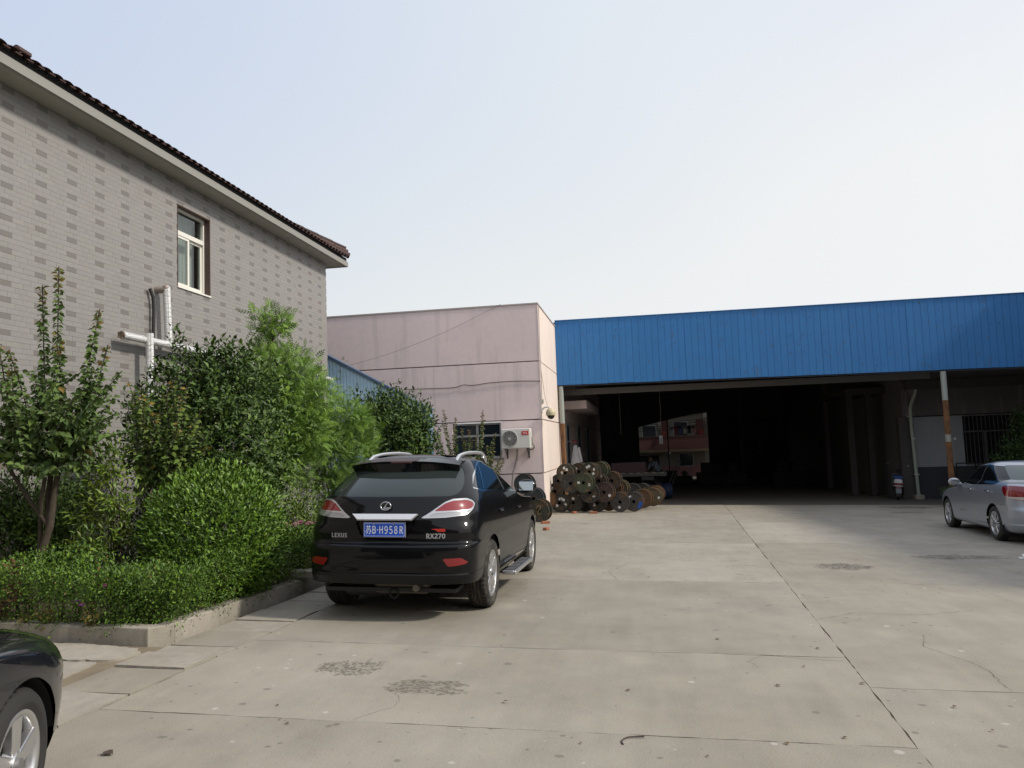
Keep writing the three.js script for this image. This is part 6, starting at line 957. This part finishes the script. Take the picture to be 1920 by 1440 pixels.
{
  const r = rng(77);
  const A = (x, y, z) => { const k = 1; return [x, y, z]; };
  // x, y, z of the face centre, radius, paint, paper labels, what sets it apart
  const S = SPOOLS;
  const proto = {};
  for (const [x, y, z, R, kind, labels, label] of S) {
    const t = makeSpool(kind, R, 0.24); t.name = numbered('wire_spool'); scene.add(t); t.position.set(x, y, z - 0.12);
    t.rotation.set((r() - 0.5) * 0.06, -0.2 + (r() - 0.5) * 0.2, r() * 6.28, 'YXZ'); tag(t, label, 'spool', 'steel wire spools piled at the pink corner');
    const n = labels, pl = [];
    for (let k = 0; k < n; k++) { const a = r() * 6.28, d = R * (0.35 + 0.4 * r()); const m = obj('paper_label', place(new THREE.BoxGeometry(0.05 + 0.03 * r(), 0.075, 0.002), d * Math.cos(a), d * Math.sin(a), 0.12 - 0.0065, 0, 0, r() * 6), M.paper, t); }
    if (label.includes('blue painted patch')) obj('blue_patch', extr([...Array(9).keys()].map((k) => [0.255 * Math.cos(-1.7 + k * 0.12), 0.255 * Math.sin(-1.7 + k * 0.12)]).concat([...Array(9).keys()].map((k) => [0.16 * Math.cos(-0.74 - k * 0.12), 0.16 * Math.sin(-0.74 - k * 0.12)])), 0.002).translate(0, 0, 0.114), std([0.02, 0.1, 0.4], 0.7), t), t.rotation.z = 0.75;
    if (label.includes('yellow mark')) obj('painted_mark', tube([V(-0.06, 0.09, 0.118), V(0.02, 0.13, 0.118), V(0.07, 0.08, 0.118), V(-0.02, -0.02, 0.118), V(-0.03, -0.08, 0.118), V(0.07, -0.07, 0.118)], 0.01, 24, 6), std([0.3, 0.25, 0.14], 0.8), t), t.rotation.z = 0.1;
    t.traverse((o) => { if (o.isMesh) o.castShadow = o.receiveShadow = true; });
  }
}
{ // loose bricks by the spools and other small things on the ground
  const bm = std([0.32, 0.12, 0.06], 0.9);
  const brick = (x, z, turn, label, k = 1) => { const o = obj('loose_brick', rbx(0.2 * k, 0.06, 0.1, 0.006), bm); o.position.set(x, gy(x, z) + 0.031, z); o.rotation.y = turn; tag(o, label, 'brick', 'loose bricks by the spools'); };
  brick(-2.42, -18.9, 0.4, 'orange brick propping the spool nearest the black car mirror'); brick(-2.2, -17.25, 1.2, 'broken orange brick alone on the concrete in front of the spools', 0.7);
  brick(-1.44, -22.15, 0.1, 'orange brick wedged under the middle of the spool pile'); brick(-2.0, -22.2, 0.8, 'small orange brick under the left part of the spool pile', 0.6);
  const wb = tag(obj('white_paper', [place(extr([[0, 0], [0.32, 0.05], [0.36, 0.2], [0.05, 0.16]], 0.004).rotateX(-Math.PI / 2), 0, 0, 0), place(extr([[0, 0], [0.3, -0.02], [0.26, 0.12], [0.03, 0.1]], 0.004).rotateX(-Math.PI / 2), 0.06, 0.03, -0.03, 0.2)], M.paper), 'crumpled white paper on the ground below the silver car', 'paper'); wb.position.set(5.62, gy(5.62, -13.1) + 0.004, -13.05);
  tag(obj('kerb_block', [rbx(0.32, 0.09, 0.22, 0.012)], M.concLight), 'loose pale concrete block lying on the kerb by the black car', 'concrete block').position.set(-4.3, gy(-4.3, -9.35) + 0.2, -9.35);
  tag(obj('bent_wire', [tube([V(-0.05, 0.006, 0.07), V(-0.06, 0.006, 0.02), V(-0.03, 0.008, -0.03), V(0.02, 0.006, -0.05), V(0.07, 0.006, -0.055)], 0.004, 24, 6)], std([0.05, 0.035, 0.03], 0.8)), 'short rusty wire hook lying on the near concrete', 'wire').position.set(-0.14, gy(-0.14, -4.66) + 0.001, -4.66);
  const leaf = new Foliage(leafGeo(0.06, 0.045, 0.1, 0.05), leafMat(0.9, 0), 140), lr = rng(9);
  leaf.add(V(-3.1, gy(-3.1, -4.06) + 0.012, -4.06), V(1, 0.02, 0.3), V(0, 1, 0), 1.3, col(0.07, 0.045, 0.035)); for (let i = 0; i < 34; i++) { const z = -4.3 - 12 * lr() ** 1.4, x = -3.6 + lr() * 6.5; leaf.add(V(x, gy(x, z) + 0.008, z), V(lr() - 0.5, 0.02, lr() - 0.5), V(0, 1, 0), 0.25 + 0.5 * lr(), col(0.08 + 0.06 * lr(), 0.06 + 0.03 * lr(), 0.04)); }
  const fl = leaf.build('fallen_leaves', scene); fl.userData = { kind: 'stuff', label: 'scattered dead leaves and scraps on the concrete' };
  // damp and dirty patches: stains with ragged outlines
  const patch = (name, label, cx, cz, w, d, seed, c, bias, rough = 0.95) => {
    const g = new THREE.PlaneGeometry(w, d).rotateX(-Math.PI / 2), p = g.attributes.position; for (let k = 0; k < 4; k++) { const x = p.getX(k) + cx, z = p.getZ(k) + cz; p.setXYZ(k, x, gy(x, z) + 0.0022, z); } g.computeVertexNormals();
    const al = greyMap(256, 1, (u, v) => { const q = Math.hypot((u - 0.5) * 2, (v - 0.5) * 2), n = fbm(u, v, 6, 4, 5, seed) * 0.75 + fbm(u, v, 34, 24, 3, seed + 7) * 0.45, o = n - bias - 0.75 * q * q; return q > 0.97 ? 0 : sm(0, 0.09, o) * (0.06 + 0.42 * sm(0.35, 0.7, fbm(u, v, 40, 30, 3, seed + 3))); });
    const m = std(c, rough, { alphaMap: al, transparent: true }); const o = obj(name, g, m); o.castShadow = false; o.userData = { kind: 'stuff', label };
  };
  patch('mud_patch', 'crumbled dark mud behind the black car', -2.36, -5.95, 0.75, 0.7, 1, [0.13, 0.115, 0.092], 0.22); patch('mud_patch', 'thin dark mud stain right of the first mud patch', -1.62, -5.52, 1.1, 0.5, 2, [0.13, 0.115, 0.092], 0.3);
  patch('damp_patch', 'dark damp patch on the concrete right of the middle', 2.8, -12.0, 1.1, 0.8, 3, [0.06, 0.054, 0.045], 0.1, 0.7); patch('damp_patch', 'dark damp patch in front of the silver car', 4.85, -13.2, 1.7, 0.7, 4, [0.10, 0.09, 0.074], 0.14, 0.7); patch('damp_patch', 'dark puddle stain near the scooter', 7.7, -24.7, 1.8, 1.0, 5, [0.04, 0.036, 0.03], 0.06, 0.35); patch('damp_patch', 'small damp stain before the puddle near the scooter', 7.05, -22.7, 1.1, 0.6, 6, [0.07, 0.063, 0.052], 0.14, 0.6);
}
{ // scooter in the shed mouth
  const t = thing('scooter', 'parked motor scooter seen from behind with blue and white tail in the shed mouth', 'scooter'), pale = std([0.55, 0.57, 0.6], 0.4), bk = M.plastic;
  const wheel = (z) => { const w = group3('wheel', t); obj('tyre', new THREE.TorusGeometry(0.19, 0.05, 10, 28).rotateY(Math.PI / 2).translate(0, 0.24, z), M.rubber, w); obj('rim', [new THREE.CylinderGeometry(0.14, 0.14, 0.05, 24).rotateZ(Math.PI / 2).translate(0, 0.24, z)], M.steel, w); };
  wheel(0.05); wheel(-1.2);
  obj('tail_body', [rbx(0.27, 0.18, 0.55, 0.07, 0, 0.64, 0.02), rbx(0.17, 0.24, 0.3, 0.06, 0, 0.47, 0.1)], pale, t); obj('seat', [rbx(0.3, 0.1, 0.7, 0.045, 0, 0.78, -0.1)], std([0.03, 0.07, 0.25], 0.6), t);
  obj('tail_lamp', [rbx(0.24, 0.06, 0.05, 0.02, 0, 0.56, 0.3), rbx(0.18, 0.05, 0.05, 0.02, 0, 0.43, 0.27)], M.lampRed, t); obj('chrome_strip', [rbx(0.3, 0.02, 0.03, 0.008, 0, 0.50, 0.32), rbx(0.3, 0.015, 0.03, 0.006, 0, 0.61, 0.31)], M.chrome, t);
  obj('number_plate', rbx(0.17, 0.16, 0.008, 0.004, 0.02, 0.33, 0.31), std([0.2, 0.24, 0.28], 0.5), t); obj('mudguard', rbx(0.16, 0.28, 0.03, 0.015, 0.01, 0.26, 0.29), bk, t);
  obj('footboard', [rbx(0.3, 0.1, 0.6, 0.04, 0, 0.32, -0.55)], bk, t); obj('front_shield', [rbx(0.4, 0.55, 0.1, 0.05, 0, 0.62, -0.98)], std([0.03, 0.03, 0.035], 0.4), t); obj('steering', [rod(V(0, 0.3, -1.15), V(0, 1.0, -0.9), 0.03), rod(V(-0.33, 1.0, -0.86), V(0.33, 1.0, -0.86), 0.016)], bk, t);
  for (const s of [-1, 1]) { const m = group3('mirror', t); obj('stalk', rod(V(s * 0.24, 1.0, -0.86), V(s * 0.30, 1.17, -0.82), 0.007), bk, m); obj('mirror_shell', place(new THREE.SphereGeometry(1, 16, 10).scale(0.075, 0.055, 0.03), s * 0.31, 1.2, -0.825), bk, m); obj('mirror_glass', place(new THREE.CylinderGeometry(0.062, 0.062, 0.006, 24).scale(1, 1, 0.78).rotateX(Math.PI / 2), s * 0.31, 1.2, -0.795, s > 0 ? -0.3 : 0.4, s * 0.2, 0), M.mirrorGlass, m); }
  obj('side_stand', rod(V(-0.05, 0.25, -0.3), V(-0.2, 0.02, -0.28), 0.012), bk, t);
  t.position.set(8.62, gy(8.62, -28.6), -28.6); t.rotation.set(0, -0.27, -0.09);
}
// ---- a person bending at a trolley inside the shed
function blob(bones, cell, k = 0.03, ellip) { // one skin round tapered bones: [ax, ay, az, ar, bx, by, bz, br]
  const lo = V(1e9, 1e9, 1e9), hi = V(-1e9, -1e9, -1e9); for (const b of bones) for (const o of [0, 4]) { const R = b[o + 3] + 0.06; lo.min(V(b[o] - R, b[o + 1] - R, b[o + 2] - R)); hi.max(V(b[o] + R, b[o + 1] + R, b[o + 2] + R)); }
  const c = lo.clone().add(hi).multiplyScalar(0.5), half = Math.max(hi.x - lo.x, hi.y - lo.y, hi.z - lo.z) / 2, n = Math.min(110, Math.ceil(2 * half / cell) + 4), mc = new MarchingCubes(n, new THREE.MeshStandardMaterial(), false, false, 160000), f = mc.field;
  for (let z = 0; z < n; z++) for (let y = 0; y < n; y++) for (let x = 0; x < n; x++) {
    const px = c.x + half * (x - n / 2) / (n / 2), py = c.y + half * (y - n / 2) / (n / 2), pz = c.z + half * (z - n / 2) / (n / 2); let d = 1e3;
    for (const b of bones) { const ex = b[4] - b[0], ey = b[5] - b[1], ez = b[6] - b[2], L = ex * ex + ey * ey + ez * ez || 1e-9, t = Math.min(1, Math.max(0, ((px - b[0]) * ex + (py - b[1]) * ey + (pz - b[2]) * ez) / L)), q = Math.hypot(px - b[0] - ex * t, py - b[1] - ey * t, pz - b[2] - ez * t) - (b[3] + (b[7] - b[3]) * t), h = Math.max(0, k - Math.abs(d - q)) / k; d = Math.min(d, q) - h * h * k * 0.25; }
    f[x + y * n + z * n * n] = -d;
  }
  mc.isolation = 0; mc.update(); const N = mc.count, g = new THREE.BufferGeometry(), P = mc.positionArray.slice(0, N * 3), Q = mc.normalArray.slice(0, N * 3);
  for (let i = 0; i < N; i++) { P[3 * i] = c.x + P[3 * i] * half; P[3 * i + 1] = c.y + P[3 * i + 1] * half; P[3 * i + 2] = c.z + P[3 * i + 2] * half; }
  g.setAttribute('position', new THREE.BufferAttribute(P, 3)); g.setAttribute('normal', new THREE.BufferAttribute(Q, 3)); return clean(g);
}
{
  const t = thing('person', 'person in light blue shirt and dark trousers leaning over a trolley in the shed', 'person', [0.72, gy(0.72, -35.4), -35.4], -0.9);
  // facing +z, leaning forward
  const skin = std([0.28, 0.17, 0.115], 0.7), hands = [];
  for (const s of [-1, 1]) for (let k = 0; k < 5; k++) { const th = k === 4, hx = s * 0.2, o = th ? -s * 0.035 : (k - 1.5) * 0.019; hands.push([hx + o, 0.80 - (th ? -0.0 : 0), 0.66, 0.010, hx + o * 1.1 - (th ? s * 0.02 : 0), 0.77 - (k === 1 ? 0.01 : 0), 0.70, 0.009], [hx + o * 1.1 - (th ? s * 0.02 : 0), 0.77, 0.70, 0.009, hx + o, 0.735, 0.685, 0.008]); }
  const body = [[0, 0.88, 0, 0.13, 0, 1.0, 0.06, 0.125], [0, 1.0, 0.06, 0.125, 0, 1.24, 0.26, 0.135], [-0.16, 1.3, 0.3, 0.06, 0.16, 1.3, 0.3, 0.06], [0, 1.3, 0.32, 0.055, 0, 1.38, 0.38, 0.052], [0, 1.43, 0.42, 0.09, 0, 1.49, 0.47, 0.085], [0, 1.4, 0.5, 0.05, 0, 1.38, 0.52, 0.04], [0, 1.43, 0.545, 0.018, 0, 1.405, 0.562, 0.016], [-0.082, 1.44, 0.44, 0.022, -0.09, 1.42, 0.44, 0.018], [0.082, 1.44, 0.44, 0.022, 0.09, 1.42, 0.44, 0.018]];
  for (const s of [-1, 1]) body.push([s * 0.19, 1.28, 0.3, 0.055, s * 0.25, 1.03, 0.42, 0.042], [s * 0.25, 1.03, 0.42, 0.042, s * 0.21, 0.86, 0.61, 0.03], [s * 0.21, 0.86, 0.61, 0.03, s * 0.2, 0.81, 0.655, 0.034], [s * 0.1, 0.86, 0, 0.1, s * 0.12, 0.47, 0.06, 0.062], [s * 0.12, 0.47, 0.06, 0.062, s * 0.13, 0.09, -0.02, 0.042], [s * 0.13, 0.06, -0.02, 0.045, s * 0.14, 0.04, 0.14, 0.035]);
  obj('body', [blob(body, 0.022), blob(hands, 0.008, 0.012)], skin, t);
  obj('shirt', blob([[0, 0.9, 0, 0.14, 0, 1.0, 0.06, 0.138], [0, 1.0, 0.06, 0.138, 0, 1.24, 0.26, 0.148], [-0.16, 1.3, 0.3, 0.072, 0.16, 1.3, 0.3, 0.072], [-0.19, 1.28, 0.3, 0.07, -0.24, 1.07, 0.4, 0.062], [0.19, 1.28, 0.3, 0.07, 0.24, 1.07, 0.4, 0.062]], 0.024), std([0.30, 0.36, 0.50], 0.9), t);
  obj('trousers', blob([[0, 0.88, 0, 0.145, 0, 0.92, 0.01, 0.14], ...[-1, 1].flatMap((s) => [[s * 0.1, 0.86, 0, 0.112, s * 0.12, 0.47, 0.06, 0.078], [s * 0.12, 0.47, 0.06, 0.078, s * 0.13, 0.1, -0.02, 0.066]])], 0.024), std([0.02, 0.02, 0.025], 0.9), t);
  obj('shoe', [-1, 1].map((s) => rbx(0.1, 0.08, 0.27, 0.035, s * 0.14, 0.042, 0.05)), M.dark, t);
  obj('hair', [blob([[0, 1.47, 0.40, 0.088, 0, 1.525, 0.44, 0.08], [0, 1.42, 0.36, 0.05, 0, 1.5, 0.4, 0.08]], 0.012)], std([0.01, 0.009, 0.008], 0.8), t);
  obj('eye', [-1, 1].map((s) => new THREE.SphereGeometry(0.011, 8, 6).translate(s * 0.034, 1.447, 0.54)), M.dark, t); obj('mouth', bx(0.045, 0.006, 0.006, 0, 1.375, 0.562), std([0.15, 0.06, 0.05], 0.8), t);
  const k = thing('hand_trolley', 'hand trolley with a blue drum beside the person in the shed', 'trolley', [1.3, gy(1.3, -34.6), -34.6], -0.5);
  obj('upright', [rod(V(-0.2, 0.1, 0), V(0.25, 1.35, -0.35), 0.02), rod(V(-0.2, 0.1, 0.35), V(0.25, 1.35, 0), 0.02), rod(V(0.25, 1.35, -0.35), V(0.25, 1.35, 0), 0.02)], std([0.12, 0.12, 0.12], 0.5), k);
  obj('wheel', [new THREE.TorusGeometry(0.12, 0.035, 8, 20).translate(-0.2, 0.155, -0.05), new THREE.TorusGeometry(0.12, 0.035, 8, 20).translate(-0.2, 0.155, 0.42)], M.rubber, k); obj('toe_plate', rbx(0.35, 0.02, 0.45, 0.008, -0.38, 0.04, 0.18), M.steel, k);
  const d = thing('blue_drum', 'blue drum lying on the shed floor behind the small spools', 'drum', [0.55, gy(0.55, -29.5) + 0.3, -29.5], 0.3);
  obj('shell', [new THREE.CylinderGeometry(0.3, 0.3, 0.85, 28).rotateZ(Math.PI / 2)], std([0.012, 0.024, 0.06], 0.7), d); obj('hoop', [-0.25, 0.25].map((x) => new THREE.TorusGeometry(0.302, 0.014, 8, 32).rotateY(Math.PI / 2).translate(x, 0, 0)), std([0.02, 0.05, 0.16], 0.5), d);
}
{ // the low flat trailer in the shed, and machines in the dark
  const t = thing('flat_trailer', 'low trailer with a dull purple mesh side in the dark shed behind the spools', 'trailer', [-0.45, gy(-0.45, -28.6), -28.6]);
  const pl = std([0.085, 0.05, 0.06], 0.8), gs = []; for (let i = 0; i < 26; i++) gs.push(b2(-0.68 + i * 0.048, -0.66 + i * 0.048, 1.02, 1.36, 0.02, 0)); for (let j = 0; j < 8; j++) gs.push(b2(-0.69, 0.56, 1.03 + j * 0.046, 1.045 + j * 0.046, 0.015, -0.005));
  obj('mesh_side', gs, pl, t); obj('backing', b2(-0.69, 0.56, 1.02, 1.37, -0.02, -0.03), std([0.08, 0.045, 0.055], 0.9), t);
  obj('deck', b2(-0.95, 1.3, 0.86, 0.95, 0, -2.2), std([0.06, 0.06, 0.06], 0.8), t); for (let i = 0; i < 8; i++) obj('reflector_strip', b2(-0.9 + i * 0.28, -0.77 + i * 0.28, 0.965, 0.99, 0.02, 0.005), std([0.2, 0.2, 0.19], 0.5), t);
  obj('rail', b2(-0.95, 1.3, 0.951, 1.0, 0.004, -0.04), std([0.05, 0.05, 0.05], 0.7), t); obj('cross_bar', b2(-0.2, 0.9, 0.48, 0.53, 0.05, 0), M.rust, t);
  for (const [x, z] of [[-0.6, -0.5], [1.0, -0.5], [-0.6, -1.7], [1.0, -1.7]]) obj('wheel', [new THREE.CylinderGeometry(0.3, 0.3, 0.18, 24).rotateZ(Math.PI / 2).translate(x, 0.3, z)], M.rubber, t); for (const [x, z] of [[-0.5, -0.5], [0.9, -0.5], [-0.5, -1.7], [0.9, -1.7]]) obj('axle_post', b2(x - 0.04, x + 0.04, 0.28, 0.86, z + 0.04, z - 0.04), M.dark, t);
  const mach = (x, z, w, h, d, label, i) => { const m = thing('wire_machine', label, 'machine', [x, gy(x, z), z]); const dk = std([0.035, 0.037, 0.035], 0.7); obj('bed', rbx(w, h * 0.55, d, 0.04, 0, h * 0.275, 0), dk, m); obj('head', rbx(w * 0.4, h * 0.45, d * 0.7, 0.04, -w * 0.2, h * 0.77, 0), dk, m); obj('take_up_drum', [new THREE.CylinderGeometry(h * 0.2, h * 0.2, d * 0.6, 20).rotateX(Math.PI / 2).translate(w * 0.25, h * 0.75, 0)], std([0.06, 0.05, 0.045], 0.6), m); };
  mach(-1.3, -44, 2.4, 1.9, 1.2, 'dark machine low at the left end of the shed, before the pink balcony view'); mach(1.9, -44.6, 1.6, 0.75, 1.0, 'low dark machine under the far pink balcony view'); mach(4.2, -43.5, 2.6, 1.2, 1.2, 'dark machine right of the far pink balcony view'); mach(7.4, -42, 1.6, 1.3, 1.2, 'dark machine at the right end of the shed');
}
renderer.render(scene, camera);
